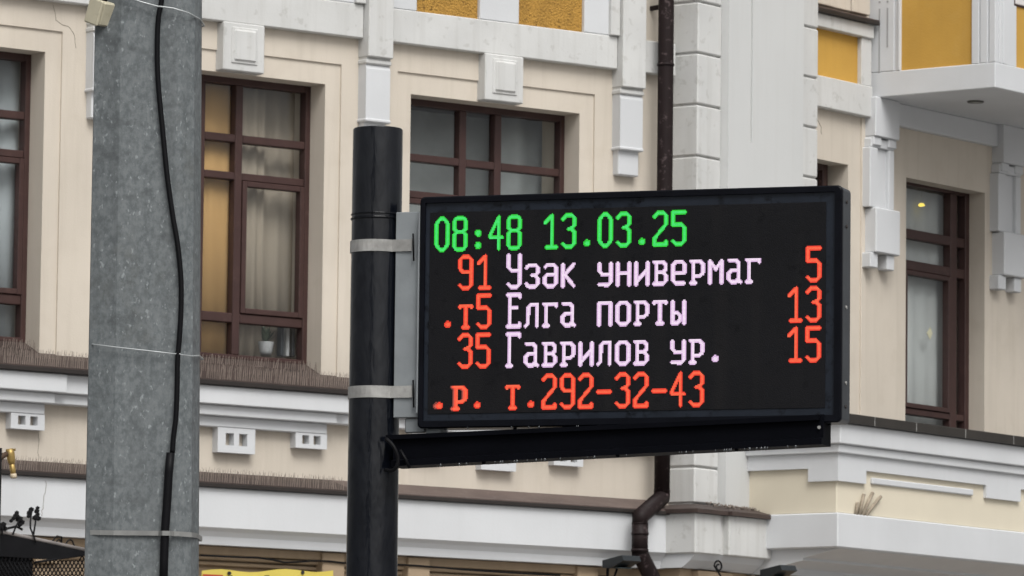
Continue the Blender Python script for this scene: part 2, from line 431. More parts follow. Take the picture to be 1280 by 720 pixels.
# --- windows
D_FR = -.17                      # front of the outer window frame
def window(fr, s0, s1, z0, z1, cols, rows, sash_cols, dfr, parent, name='window', sash_row=2):
    """cols: list of (s0,s1) glass columns, rows: list of (z0,z1) glass rows from the top"""
    bm = NB()
    box(bm, fr, s0, cols[0][0], dfr - .07, dfr, z0, z1, .004)
    box(bm, fr, cols[-1][1], s1, dfr - .07, dfr, z0, z1, .004)
    box(bm, fr, cols[0][0], cols[-1][1], dfr - .07, dfr - .001, rows[0][1], z1, .004)
    box(bm, fr, cols[0][0], cols[-1][1], dfr - .07, dfr - .001, z0, rows[-1][0], .004)
    wd = obj(name, bm, BROWN, parent)
    for i in range(len(cols) - 1):
        bx('mullion', fr, cols[i][1], cols[i + 1][0], dfr - .07, dfr - .003, rows[-1][0], rows[0][1], BROWN, wd, .005)
    for j in range(len(rows) - 1):
        for (a, b) in cols:
            bx('transom', fr, a, b, dfr - .068, dfr - .006, rows[j + 1][1], rows[j][0], BROWN, wd, .005)
    for i, (a, b) in enumerate(cols):
        for j, (za, zb) in enumerate(rows):
            if j == sash_row and i in sash_cols:
                t = .036
                bm = NB()
                box(bm, fr, a + .002, a + t, dfr - .05, dfr + .006, za + .002, zb - .002, .004); box(bm, fr, b - t, b - .002, dfr - .05, dfr + .006, za + .002, zb - .002, .004)
                box(bm, fr, a + t, b - t, dfr - .05, dfr + .005, za + .002, za + t, .004); box(bm, fr, a + t, b - t, dfr - .05, dfr + .005, zb - t, zb - .002, .004)
                obj('sash', bm, BROWN, wd)
                bx('pane', fr, a + t - .004, b - t + .004, dfr - .036, dfr - .030, za + t - .004, zb - t + .004, GLASS, wd, 0)
            else:
                bx('pane', fr, a - .004, b + .004, dfr - .046, dfr - .040, za - .004, zb + .004, GLASS, wd, 0)
    return wd
def room(fr, s0, s1, z0, z1, d, depth, parent):
    bm = NB()
    c = lambda s, dd, z: bm.verts.new(fr.w(s, dd, z))
    a = [c(s0, d, z0), c(s1, d, z0), c(s1, d, z1), c(s0, d, z1)]; b = [c(s0, d - depth, z0), c(s1, d - depth, z0), c(s1, d - depth, z1), c(s0, d - depth, z1)]
    bm.faces.new(b)
    for i in range(4): bm.faces.new((a[i], a[(i + 1) % 4], b[(i + 1) % 4], b[i]))
    return obj('room_lining', bm, ROOMM, parent)
def curtain(fr, s0, s1, z0, z1, d, material, label, amp=.018, folds=9, group=None, cat='curtain', name='curtain'):
    bm = NB(); n = max(8, folds * 8); top = []; bot = []
    ph = random.random() * 6
    for i in range(n + 1):
        u = i / n
        dd = d + amp * math.sin(u * folds * 2 * math.pi + ph) + amp * .5 * math.sin(u * folds * 3.3 + ph * 2)
        top.append(bm.verts.new(fr.w(s0 + (s1 - s0) * u, dd, z1))); bot.append(bm.verts.new(fr.w(s0 + (s1 - s0) * u, dd * 1.0, z0)))
    for i in range(n): bm.faces.new((bot[i], bot[i + 1], top[i + 1], top[i]))
    o = obj(name, bm, material, None, True)
    md = o.modifiers.new('thick', 'SOLIDIFY'); md.thickness = .003
    return tag(o, label, cat, group)

# glass grid measured on the middle window (W1), mirrored and reused
c1 = CEN[1]
zr = lambda y, x=300: A.z(x, y, D_FR)
rows_px = [(104, 166), (176, 213.5), (223, 390), (402, 442)]       # at x about 277
rowsA = [(zr(b, 277), zr(a, 277)) for a, b in rows_px]
cl = [A.s(258, 200, D_FR) - c1, A.s(296, 200, D_FR) - c1, A.s(306, 200, D_FR) - c1, A.s(380, 200, D_FR) - c1]
# middle narrow column is centred on the window axis
half = (cl[1] - cl[0]) / 2
W_fr = W_OPEN / 2 + .02
colsA = [(-W_fr + .055, -half - .055), (-half, half), (half + .055, W_fr - .055)]
Z_FRB = A.z(384, 456, D_FR)
for i, c in enumerate(CEN):
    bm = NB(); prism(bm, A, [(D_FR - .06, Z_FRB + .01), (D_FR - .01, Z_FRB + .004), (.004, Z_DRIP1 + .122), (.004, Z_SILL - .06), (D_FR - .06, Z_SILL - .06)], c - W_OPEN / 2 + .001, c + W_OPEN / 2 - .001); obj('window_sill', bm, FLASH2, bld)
    window(A, c - W_fr, c + W_fr, Z_FRB, Z_OPEN_T - .0 + .02, [(c + a, c + b) for a, b in colsA], rowsA, (0, 2), D_FR, bld)
    room(A, c - W_fr - .05, c + W_fr + .30, Z_SILL - .1, Z_OPEN_T + .15, -.413, 2.6, bld)
# curtains and things behind the glass
D_C = -.40
c = CEN[1]
curtain(A, c - half - .03, c + half + .03, Z_SILL, Z_OPEN_T, -.262, C_ORANGE, 'orange blind behind the narrow panes of the middle window', .004, 2, cat='blind', name='window_blind')
curtain(A, c + half + .05, c + half + .30, Z_SILL, Z_OPEN_T, -.29, C_CREAM, 'cream curtain gathered beside the orange blind', .009, 3)
curtain(A, c + half + .26, c + W_fr + .1, Z_SILL, Z_OPEN_T, -.345, C_CREAM, 'thin beige curtain hanging over the plant pot on the window sill', .007, 4)
curtain(A, c - W_fr, c - half - .05, Z_SILL, Z_OPEN_T, -.29, C_CREAM, 'cream curtain behind the window half hidden by the grey pole', .03, 7)
c = CEN[0]
curtain(A, c - W_fr, c + .50, Z_SILL, Z_OPEN_T, -.62, C_DARK, 'dim grey curtain in the dark window above the sign, beside the black post', .012, 4)
curtain(A, c + .35, c + W_fr + .5, Z_SILL, Z_OPEN_T, -.50, C_DARK, 'dim grey curtain in the dark window above the sign, beside the downpipe', .014, 4)
c = CEN[2]
curtain(A, c - W_fr, c + .42, Z_SILL, Z_OPEN_T, -.275, C_GREY, 'pale grey curtain in the window beyond the grey pole, inner half', .009, 5)
curtain(A, c + .40, c + W_fr + .1, Z_SILL, Z_OPEN_T, -.30, C_GREY, 'pale grey curtain folded against the frame beside the beige wall and pole', .010, 3)
# plant pot and leaning folders on the sill of the middle window
ps, pz = A.s(333, 447, -.27), Z_FRB + .055
bm = NB(); ctr = A.w(ps, -.28, 0)
tube(bm, [ctr + Vector((0, 0, pz + h)) for h in (0, .02, .075, .08)], [.035, .042, .052, .052], 14)
potr = thing('potted_plant', ctr + Vector((0, 0, pz)), 'white pot with dull green leaves on the window sill', 'plant')
obj('pot', bm, POT, potr)
bm = NB()
for i in range(26):
    a0 = random.random() * 6.28; ln = .05 + random.random() * .08; sp = .02 + random.random() * .06
    p0 = ctr + Vector((0, 0, pz + .075)); p1 = p0 + Vector((math.cos(a0) * sp, math.sin(a0) * sp * .6, ln)); sd_ = Vector((-math.sin(a0), math.cos(a0), 0)) * .014
    bm.faces.new([bm.verts.new(q) for q in (p0, (p0 + p1) / 2 + sd_, p1, (p0 + p1) / 2 - sd_)])
obj('leaves', bm, LEAF, potr)
for i, x in enumerate((349, 356, 363)):
    fl = ('thin folder upright right beside the white plant pot', 'middle one of three thin folders on the window sill', 'thin folder farthest from the white plant pot')[i]
    s_ = A.s(x, 440, -.3)
    tag(bx('folder', A, s_ - .012, s_ + .012, -.31, -.265, pz, pz + .19, POT if i % 2 else HSIDE, None, .003), fl, 'folder', 'folders on the window sill')

# --- sill ledge, spikes and cornice of wing A
def flashing(fr, s0, s1, d_in, z_in, d_out, z_out, drip, parent, name='flashing', material=None):
    bm = NB(); prism(bm, fr, [(d_in, z_in), (d_out, z_out + .006), (d_out, z_out), (d_in, z_out)], s0, s1)
    f = obj(name, bm, material or FLASH, parent)
    if drip: bx('drip_edge', fr, s0, s1, d_out - .03, d_out + .004, z_out - drip, z_out - .001, DRIP, f, .003)
    return f
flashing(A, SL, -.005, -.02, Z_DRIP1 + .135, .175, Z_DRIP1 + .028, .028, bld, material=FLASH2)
ZC1, ZC2, ZC3 = A.z(320, 509, .13), A.z(320, 522.5, .10), A.z(250, 532, .06)
bx('cornice_fascia', A, SL, -.012, -.02, .125, ZC1, Z_DRIP1 + .0005, CLEAN, bld, .006)
bx('cornice_fascia', A, SL, -.012, -.02, .085, ZC2, ZC1 - .0005, CLEAN, bld, .006)
hw = A.s(409, 540, .06) - CEN[1]
for c in CEN:
    bx('cornice_fascia', A, c - hw - .10, c + hw + .10, .0, .15, ZC1 + .001, Z_DRIP1 - .002, CLEAN, bld, .005)
    bx('cornice_fascia', A, c - hw - .04, c + hw + .04, .0, .11, ZC2 - .001, ZC1 - .0015, CLEAN, bld, .005)
    ap = bx('apron', A, c - hw, c + hw, -.02, .06, ZC3, ZC2 - .0015, CLEAN, bld, .005)
    # hanging brackets with two square holes each
    for (b0, b1, zb) in ((c - hw, c - hw + .24, ZC3 - .095), (c - .14, c + .14, ZC3 - .155), (c + hw - .24, c + hw, ZC3 - .095)):
        bm = NB(); wdt = b1 - b0; hs_ = wdt * .22; hh = hs_ * .62 if wdt > .25 else hs_ * .52; zc = (zb + ZC3) / 2 + .006
        holes = [(b0 + wdt * u - hs_ / 2, b0 + wdt * u + hs_ / 2, zc - hh, zc + hh) for u in (.32, .68)]
        wall_holes(bm, A, b0, b1, zb, ZC3 - .0005, .06, holes, .055)
        for q in (((b0, zb), (b1, zb)), ((b0, zb), (b0, ZC3)), ((b1, zb), (b1, ZC3))):
            (sa, za), (sb_, zb_) = q
            bm.faces.new([bm.verts.new(A.w(*v_)) for v_ in ((sa, -.01, za), (sb_, -.01, zb_), (sb_, .06, zb_), (sa, .06, za))])
        obj('bracket', bm, CLEAN, ap)
# --- lower ledge and white band of wing A
s_sp = A.s(436, 610, .2)
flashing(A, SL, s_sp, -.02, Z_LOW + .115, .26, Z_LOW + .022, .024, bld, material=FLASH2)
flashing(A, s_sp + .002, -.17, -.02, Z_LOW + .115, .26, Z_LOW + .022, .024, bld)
bx('white_band', A, SL, -.175, -.02, .235, Z_LOWB, Z_LOW, CLEAN, bld, .008)
bm = NB(); prism(bm, A, [(-.02, Z_LOWB), (.222, Z_LOWB), (.205, Z_LOWB - .016), (.185, Z_LOWB - .045), (.175, Z_LOWB - .095), (-.02, Z_LOWB - .095)], SL, -.172); obj('cove_moulding', bm, CLEAN, bld)
# ground-floor mouldings and pilaster caps
for z0, z1, d in ((3.555, 3.61, .10), (3.525, 3.55, .075), (3.49, 3.515, .055)):
    bx('ground_floor_moulding', A, SL, -.10, .0, d, z0, z1, TAN, bld, .006)
for s_ in (A.s(417, 690, .12), A.s(524, 690, .12) , A.s(735, 700, .12), A.s(60, 690, .12)):
    bx('pilaster_cap', A, s_ - .085, s_ + .085, .0, .125, 3.45, 3.605, TAN, bld, .006)
    bx('pilaster_shaft', A, s_ - .07, s_ + .07, .0, .09, .1, 3.449, TAN, bld, .006)

def spikes(fr, s0, s1, step, rows, zlen, parent):
    bm = NB(); s = s0; 
    while s < s1:
        for (d, zb) in rows:
            if random.random() < .06: continue
            l = zlen * random.uniform(.85, 1.1) * (1 if (d, zb) == rows[0] else .62); tx = random.gauss(0, .004); td = random.gauss(.008, .006); r = .0028 if (d, zb) == rows[0] else .0017
            ss = s + random.gauss(0, .0012)
            b_ = [bm.verts.new(fr.w(ss + x, d + y, zb)) for x, y in ((-r, 0), (r, 0), (0, r * 1.6))]
            t_ = [bm.verts.new(fr.w(ss + tx + x * .6, d + td + y * .6, zb + l)) for x, y in ((-r, 0), (r, 0), (0, r * 1.6))]
            for i in range(3): bm.faces.new((b_[i], b_[(i + 1) % 3], t_[(i + 1) % 3], t_[i]))
        s += step
    o = obj('bird_spikes', bm, SPIKE, parent); o['kind'] = 'stuff'
    return o
spikes(A, -6.2, -2.3, .0150, [(.165, Z_DRIP1 + .034), (.06, Z_DRIP1 + .09)], .09, bld)
for c in CEN[1:]: spikes(A, c - W_OPEN / 2, c + W_OPEN / 2, .0150, [(-.06, Z_DRIP1 + .155)], .055, bld)
spikes(A, -6.2, A.s(436, 610, .2), .0175, [(.25, Z_LOW + .024), (.10, Z_LOW + .08)], .075, bld)

CRACK = mat('crack_line', (.22, .19, .15), .9, .3, 20, 0)
for pts, d_ in (([(47, 541), (48.5, 552), (47.5, 563), (48.5, 574)], .001), ([(58, 601), (57, 612), (55, 622), (54, 632), (52, 645)], .236), ([(66, 6), (69, 16), (70, 25), (78, 31), (86, 33), (93, 44), (95, 60)], .001), ([(1022, 150), (1026, 158), (1027, 168)], None)):
    fr_ = A if d_ is not None else B; d_ = .001 if d_ is None else d_
    P = []
    for (x0, y0), (x1, y1) in zip(pts, pts[1:]):
        for k in range(4): P.append((x0 + (x1 - x0) * k / 4 + random.gauss(0, .35), y0 + (y1 - y0) * k / 4))
    P.append(pts[-1]); bm = NB()
    tube(bm, [fr_.w(fr_.s(x, y, d_), d_, fr_.z(x, y, d_)) for x, y in P], .0016, 4); obj('hairline_crack', bm, CRACK, bld)

# ------------------------------------------------------------------ wing B: pier
DQ, DP = .213, .272             # quoin face, panel face
sq1 = B.s(902, 72, DQ); sp0 = B.s(911, 100, DP); sp1 = B.s(1004.5, 100, DP); 
sg0, sg1 = B.s(937.3, 100, DP), B.s(940.5, 100, DP)
# grooves from the photograph
zg = [B.z(875, y, DQ) for y in (2, 65.2, 130.5, 195)]
pit = (zg[0] - zg[3]) / 3
zq = zg[0] + 4 * pit
bx('pier_core', B, .0, sp1 + .28, -.4, DQ - .022, Z_LOW - .05, ZT, TRIM, bld, .004)
qz = [zq - i * pit for i in range(16)]
for i in range(15):
    za, zb = qz[i + 1], qz[i]
    if za < 4.1: za = 4.05
    if zb - za < .05: continue
    bx('quoin_block', B, -.012, sq1, -.05, DQ, za + .006, zb - .006, TRIM, bld, .008)
    bx('quoin_block', B, sp1 + .02, sp1 + .27, -.05, DQ, za + .006, zb - .006, TRIM, bld, .008)
zgr = B.z(938, 178, DP)
bm = NB(); wall_holes(bm, B, sp0, sp1, 4.05, ZT, DP, [(sg0, sg1, zgr, ZT - .1)], .014)
for q in (sp0, sp1): bm.faces.new([bm.verts.new(B.w(*v_)) for v_ in ((q, 0, 4.05), (q, DP, 4.05), (q, DP, ZT), (q, 0, ZT))])
bm.faces.new([bm.verts.new(B.w(*v_)) for v_ in ((sg0, DP - .014, zgr), (sg1, DP - .014, zgr), (sg1, DP - .014, ZT - .1), (sg0, DP - .014, ZT - .1))])
obj('pier_panel', bm, PIERM, bld)
# pier base with its flashing
DB = .40; sb0 = -.27; 
zbf = B.z(869, 640, DB)
zb0 = Z_LOWB
sbr = B.s(902, 640, DB)
bx('pier_base', B, sb0, sbr, -.5, DB, zb0, zbf, TRIM, bld, .008)
bx('pier_base', B, sbr, 1.6, -.5, DB - .02, zb0 + .001, zbf - .001, TRIM, bld, .004)
sbr2 = B.s(912, 640, DB + .03)
bx('pier_base', B, sbr2, .9, 0, DB + .03, zb0 + .0005, zbf - .0005, TRIM, bld, .008)
bm = NB()
prof = [(sb0 - .03, -.4), (sb0 - .03, DB + .035), (sbr2 - .02, DB + .035), (sbr2 - .02, DB + .065), (.95, DB + .065), (.95, -.4)]
inn = [(0.0, -.4), (0.0, DQ), (sq1, DQ), (sq1, DP), (.95, DP), (.95, -.4)]
lo = [bm.verts.new(B.w(s, d, zbf + .022)) for s, d in prof]; lo2 = [bm.verts.new(B.w(s, d, zbf - .004)) for s, d in prof]
hi = [bm.verts.new(B.w(s, d, zbf + .075)) for s, d in inn]
for i in range(5):
    bm.faces.new((lo[i], lo[i + 1], hi[i + 1], hi[i])); bm.faces.new((lo2[i], lo2[i + 1], lo[i + 1], lo[i]))
bm.faces.new(lo2)
pf = obj('pier_flashing', bm, FLASH2, bld)
bm = NB()
for i in range(110):
    u = random.random(); s_ = .0 + u * .75; d_ = DP + random.uniform(.0, .10); z_ = zbf + .075 - (d_ - DP) * .30 + .004
    l = random.uniform(.008, .03); a0 = random.random() * 6.28
    p = B.w(s_, d_, z_); q = p + Vector((math.cos(a0) * l, math.sin(a0) * l, random.uniform(-.002, .016)))
    tube(bm, [p, q], random.uniform(.002, .006), 4)
o = obj('dry_litter', bm, DEBRIS); tag(o, 'dry leaf litter on the brown ledge at the foot of the white pier', 'litter', kind='stuff')
# cove under pier base and ground floor of wing B
bm = NB(); prism(bm, B, [(-.3, zb0), (DB - .02, zb0), (DB - .05, zb0 - .04), (DB - .12, zb0 - .09), (-.3, zb0 - .09)], sb0 + .02, 1.6); obj('cove_moulding', bm, CLEAN, bld)
bx('ground_floor_wall', B, sb0 + .06, SR, -.5, DB - .16, .1, zb0 - .09, TAN, bld, .004)
for s_ in (.12, .75):
    bx('pilaster_cap', B, s_ - .2, s_ + .2, .0, DB - .10, 3.40, 3.605, TAN, bld, .006)

# ------------------------------------------------------------------ wing B: upper wall, window, beams
oB = [B.s(1060, 250), B.z(1060, 206)]          # small window by the pier: right edge, top
wr0, wr1 = B.s(1132.5, 300), B.s(1231, 300)
wrt = B.z(1180, 231)
bm = NB()
small = (sp1 + .30, oB[0], Z_SILL, oB[1])
bigw = (wr0, wr1, 4.0, wrt)
sp_ = wr1 - wr0
wall_holes(bm, B, .0, SR, Z_LOWB - .3, ZT, 0.0, [small, bigw], .40)
obj('wall', bm, WALL, bld)
DFB = -.13
# large window: two unequal columns
gc = [(B.s(1133, 260, DFB) - .02, B.s(1189, 260, DFB)), (B.s(1197, 260, DFB), B.s(1207, 260, DFB))]
fr0, fr1 = gc[0][0] - .08, B.s(1213.5, 260, DFB)
zR = lambda y, x=1160: B.z(x, y, DFB)
rowsB = [(zR(290), zR(236)), (zR(329), zR(302)), (zR(513), zR(341)), (zR(575), zR(521))]
window(B, fr0, fr1, rowsB[3][0] - .06, wrt + .03, gc, rowsB, (0,), DFB, bld)
room(B, fr0 - .2, fr1 + 1.6, 3.95, wrt + .2, -.401, 1.8, bld)
curtain(B, fr0, gc[0][1] + .12, 4.0, wrt - .02, -.25, C_PALE, 'white lace curtain in the tall window under the oriel, lower panes', .005, 5)
curtain(B, gc[0][1] + .13, fr1 + .5, 4.0, wrt - .02, -.25, C_PALE, 'white lace curtain behind the narrow pane of the tall window', .02, 3)
lp = B.w(B.s(1152, 257, -.205), -.205, B.z(1152, 257, -.205))
bm = NB(); tube(bm, [lp + Vector((-.022, 0, 0)), lp + Vector((-.012, 0, .004)), lp + Vector((.012, 0, .006)), lp + Vector((.024, 0, 0))], [.006, .014, .012, .003], 10)
lt = thing('pendant_lamp', lp + Vector((0, 0, .1)), 'small lit yellow lamp seen through the top pane of the tall window', 'lamp')
obj('bulb', bm, emit('lamp_glow', (1, .74, .12), 1.0), lt)
bm = NB(); tube(bm, [lp + Vector((0, 0, .01)), lp + Vector((0, 0, .30))], .0015, 5); obj('cord', bm, POT, lt)
st_s, st_z = B.at(1163, 417, DFB - .025)
bm = NB(); prism_d(bm, B, [(st_s - .045, st_z), (st_s, st_z - .042), (st_s + .03, st_z + .005), (st_s, st_z + .045)], DFB - .029, DFB - .026)
tag(obj('window_sticker', bm, mat('cream_paper', (.62, .60, .42), .7, .05)), 'small cream diamond sticker on the glass of the tall window', 'sticker')
# small window next to the pier
gs = [(small[0] + .05, B.s(1029, 215, DFB))]
window(B, small[0] - .02, B.s(1035, 215, DFB), Z_SILL - .02, oB[1] + .02, gs, [(6.0, zR(212, 1022)), (Z_SILL + .05, 5.95)], (), DFB, bld)
room(B, small[0] - .1, small[1] + .85, Z_SILL - .1, oB[1] + .15, -.403, 1.4, bld)
curtain(B, small[0], small[1] + .8, Z_SILL, oB[1], -.26, C_GREY, 'grey curtain in the narrow window hard against the white pier', .02, 4)
# beams, ochre panel
sA0 = sp1 + .25; sC = B.s(1082, 100)
bx('beam', B, sA0, sC, -.02, .06, Z_BEAM0, Z_BEAM1, TRIM, bld, .006)
yp = [B.s(1072, 60, .015), B.z(1017, 34, .015)]
bx('frieze_panel', B, sA0, yp[0], -.02, .015, Z_BEAM1, yp[1], OCHRE, bld, 0)
bx('frieze_post', B, yp[0], sC, -.02, .05, Z_BEAM1 + .001, yp[1] - .001, TRIM, bld, .005)
zb2 = B.z(1017, 14, .07)
bx('beam', B, sA0, sC, -.02, .07, yp[1], zb2, TRIM, bld, .006)
flashing(B, sA0, sC + .02, -.02, zb2 + .07, .10, zb2 + .03, .03, bld)
for i in range(4):
    s_ = sA0 + i * (sC - sA0) / 4
    bx('parapet_board', B, s_ + .004, s_ + (sC - sA0) / 4 - .004, -.02, .03 + .008 * (i % 2), zb2 + .072, ZT, WALL, bld, .004)
bx('pilaster', B, sC - .06, sC - .001, -.02, .012, 4.1, Z_BEAM0 - .001, WALL, bld, .003)

# ------------------------------------------------------------------ oriel with ochre panels
Z_SOF = 7.0
so, DO = B.s(1244, 109.3, 1.03), 1.03
Z_SOF = B.z(1244, 109.3, DO)
def corbel(s0, s1, top, scale=1.0):
    """fluted white corbel under the oriel, front face parallel to wing B"""
    zt = top; w_ = s1 - s0
    c_ = bx('oriel_corbel', B, s0, s1, -.02, .10, zt - .275, zt, ORIEL, bld, .006)
    z1 = zt - .275
    for (u0, u1) in ((.0, .33), (.62, .95)): bx('cap_block', B, s0 + w_ * u0, s0 + w_ * u1, -.02, .085, z1 - .062, z1 - .001, ORIEL, c_, .006)
    bx('cap_band', B, s0 - .01, s1 - .02, -.02, .07, z1 - .075, z1 - .012, ORIEL, c_, .006)
    z2 = z1 - .076
    zl = z2 - .42
    bx('body_field', B, s0 - .02, s1 - .04, -.02, .045, zl, z2, ORIEL, c_, .004)
    bx('body_rib', B, s0 - .03, s0 + w_ * .22, -.02, .075, zl, z2 - .001, ORIEL, c_, .006)
    bx('body_rib', B, s0 + w_ * .68, s1 - .03, -.02, .075, zl, z2 - .001, ORIEL, c_, .006)
    z3 = zl - .315
    bx('lower_block', B, s0 + .005, s1 + .005, -.02, .105, z3, zl - .001, ORIEL, c_, .008)
    for (u0, u1) in ((-.10, .22), (.60, .90)): bx('foot', B, s0 + w_ * u0, s0 + w_ * u1, -.02, .08, z3 - .105, z3 - .001, ORIEL, c_, .006)
    return c_
cs0, cs1 = B.s(1095, 140, .10), B.s(1125, 140, .10)
corbel(cs0, cs1, Z_SOF)
k2 = B.s(1255, 190, .10)
corbel(k2, k2 + (cs1 - cs0), Z_SOF)
# architrave on the wall below the oriel floor
bx('architrave', B, cs1, SR, -.02, .05, 6.86, Z_SOF - .001, ORIEL, bld, .005)
OS_ = so                                   # s of the oriel's side face
zo1 = B.z(1244, 77.5, DO)                  # top of the white bottom band
orl = bx('oriel', B, OS_, SR, .0, DO, Z_SOF, zo1, ORIEL, bld, .006)
dpl, dpr = B.side(1125, 88, OS_)[0], B.side(1214, 80, OS_)[0]
e0 = .022
bx('corner_pilaster', B, OS_ - .0, OS_ + .28, .0, dpl - .05, zo1 + .001, ZT, ORIEL, orl, .005)
d1_, d2_ = B.side(1099.5, 50, OS_)[0], B.side(1109.5, 50, OS_)[0]
for dd in (d1_, d2_):  # thin grey strips, the shade inside the flutes painted on as colour
    bx('flute_shade', B, OS_ - .003, OS_ + .002, dd - .007, dd + .007, B.side(1099, 4, OS_)[1], B.side(1099, 1.5, OS_)[1], mat('flute_shadow_paint', (.35, .35, .35), .8, .05), orl, 0)
    bx('flute_shade', B, OS_ - .003, OS_ + .002, dd - .006, dd + .006, B.side(1099, 91 if dd == d1_ else 60, OS_)[1], B.side(1099, 11, OS_)[1], mat('flute_shadow_paint', (.35, .35, .35), .8, .05), orl, 0)
bx('side_moulding', B, OS_ + .008, OS_ + .25, dpl - .05, dpl - .02, zo1 + .001, ZT, ORIEL, orl, .004)
bx('side_moulding', B, OS_ - .004, OS_ + .25, dpl - .02, dpl, zo1 + .001, ZT, ORIEL, orl, .004)
bx('ochre_panel', B, OS_ + .02, OS_ + .25, dpl, dpr, zo1 + .001, ZT, OCHRE, orl, 0)
# outer corner pilaster: side ribs and front ribs
wdt = DO - dpr
bx('corner_pilaster', B, OS_ + .012, OS_ + .30, dpr, DO - .012, zo1 + .001, ZT, ORIEL, orl, .004)
for (u0, u1) in ((.0, .30), (.36, .66), (.74, 1.0)):
    bx('pilaster_rib', B, OS_ + .002, OS_ + .02, dpr + wdt * u0, dpr + wdt * u1 - (.012 if u1 == 1 else 0), zo1 + .0015, ZT, ORIEL, orl, .004)
fs1 = B.s(1259, 60, DO)
fw_ = fs1 - OS_
for (u0, u1) in ((.0, .26), (.38, .60), (.72, 1.0)):
    bx('pilaster_rib', B, OS_ + .001 + fw_ * u0, OS_ + fw_ * u1, DO - .02, DO - .002, zo1 + .0015, ZT, ORIEL, orl, .004)
bx('ochre_panel', B, fs1, SR, DO - .25, DO - .02, zo1 + .001, ZT, OCHRE, orl, 0)
ps_, pz_ = B.at(1269, 5, DO - .01)
tag(bx('wall_plaque', B, ps_, ps_ + .5, DO - .019, DO - .004, pz_, pz_ + .3, mat('plaque_white', (.65, .62, .6), .5, .05), None, .004), 'white plaque with a dark rim on the front of the ochre oriel', 'plaque')
bx('plaque_rim', B, ps_ - .012, ps_ + .512, DO - .0195, DO - .010, pz_ - .012, pz_ + .312, BROWN, bpy.data.objects['wall_plaque'], .002)
# recessed spotlight in the oriel floor
def on_soffit(px, py, z):
    r = ray(px, py); t = (z - CAM.z) / r.z; return CAM + r * t
sp3 = on_soffit(1219.5, 126.5, Z_SOF)
bm = NB(); tube(bm, [sp3 + Vector((0, 0, -.012)), sp3 + Vector((0, 0, -.001))], [.055, .06], 20)
dl = obj('downlight', bm, mat('dark_chrome', (.10, .10, .09), .35, .1, metal=.6)); tag(dl, 'round dark downlight under the floor of the oriel', 'light')
bm = NB(); tube(bm, [sp3 + Vector((0, 0, -.016)), sp3 + Vector((0, 0, -.0125))], [.025, .03], 16)
obj('lens', bm, mat('dull_lens', (.4, .4, .38), .2, .05), dl)

# ------------------------------------------------------------------ lower bay
LS = B.s(1046, 620, .96); LD = .96
zl = lambda y, d=LD, x=1047: B.z(x, y, d)
zt0 = zl(530); z_g1, z_g2 = zl(555.5), zl(566.5); z_tooth, z_gap = zl(600.5), zl(584)
z_b1, z_b0 = zl(641), zl(684.5)
bay = bx('lower_bay', B, LS, SR, .0, LD, z_b1, z_g2 - .001, CREAM, bld, .006)
bx('bay_fascia', B, LS - .075, SR, .0, LD + .075, z_g1, zt0, CLEAN, bay, .006)
bx('bay_fascia', B, LS - .05, SR, .0, LD + .05, z_g2, z_g1 - .001, CLEAN, bay, .006)
# third fascia with hanging teeth, mitred at the corner
def frieze(prof_px, front):
    pass
zt3 = z_g2 - .001
sx = lambda px, py: B.s(px, py, LD + .025)
t1 = sx(1083, 595); t2 = sx(1233, 615); t3 = sx(1276, 622)
ztooth = lambda: None
Zg = B.z(1083, 588.5, LD + .025); Zt = B.z(1046, 600.5, LD + .025)
bm = NB(); prism_d(bm, B, [(LS - .025, zt3), (LS - .025, Zt), (t1, Zt), (t1, Zg), (t2, Zg), (t2, Zt), (t3, Zt), (t3, Zg), (t3 + 1.4, Zg), (t3 + 1.4, Zt), (t3 + 1.75, Zt), (t3 + 1.75, Zg), (SR, Zg), (SR, zt3)], LD - .01, LD + .025)
obj('toothed_fascia', bm, CLEAN, bay)
ds = B.side(1010, 595, LS - .025)[0]
bm = NB()
def side_prism(bm, pts, s0, s1):
    v0 = [bm.verts.new(B.w(s0, d, z)) for d, z in pts]; v1 = [bm.verts.new(B.w(s1, d, z)) for d, z in pts]; n = len(pts)
    for i in range(n): bm.faces.new((v0[i], v0[(i + 1) % n], v1[(i + 1) % n], v1[i]))
    bm.faces.new(v0); bm.faces.new(v1[::-1])
side_prism(bm, [(.1, zt3), (LD - .0105, zt3), (LD - .0105, Zt), (ds, Zt), (ds, Zg), (.1, Zg)], LS - .025, LS + .01)
obj('toothed_fascia', bm, CLEAN, bay)
ba0, bz0 = B.at(1091, 597, LD + .02); ba1, bz1 = B.at(1217, 619.5, LD + .02)
bx('raised_bar', B, ba0, ba1, LD - .01, LD + .02, bz1, bz0, CLEAN, bay, .006)
bx('bay_band', B, LS - .03, SR, .0, LD + .03, z_b0, z_b1 - .0, CLEAN, bay, .008)
bm = NB(); side_prism(bm, [(0, z_b0 + .01), (LD + .0, z_b0 + .01), (LD - .0, z_b0 - .004), (LD - .28, z_b0 - .060), (LD - .28, z_b0 - .075), (LD - .48, z_b0 - .115), (LD - .48, z_b0 - .16), (0, z_b0 - .16)], LS + .03, SR); obj('bay_soffit', bm, ORIEL, bay)
bx('bay_ground_floor', B, LS + .2, SR, .0, LD - .5, .1, z_b0 - .16, TAN, bay, .005)
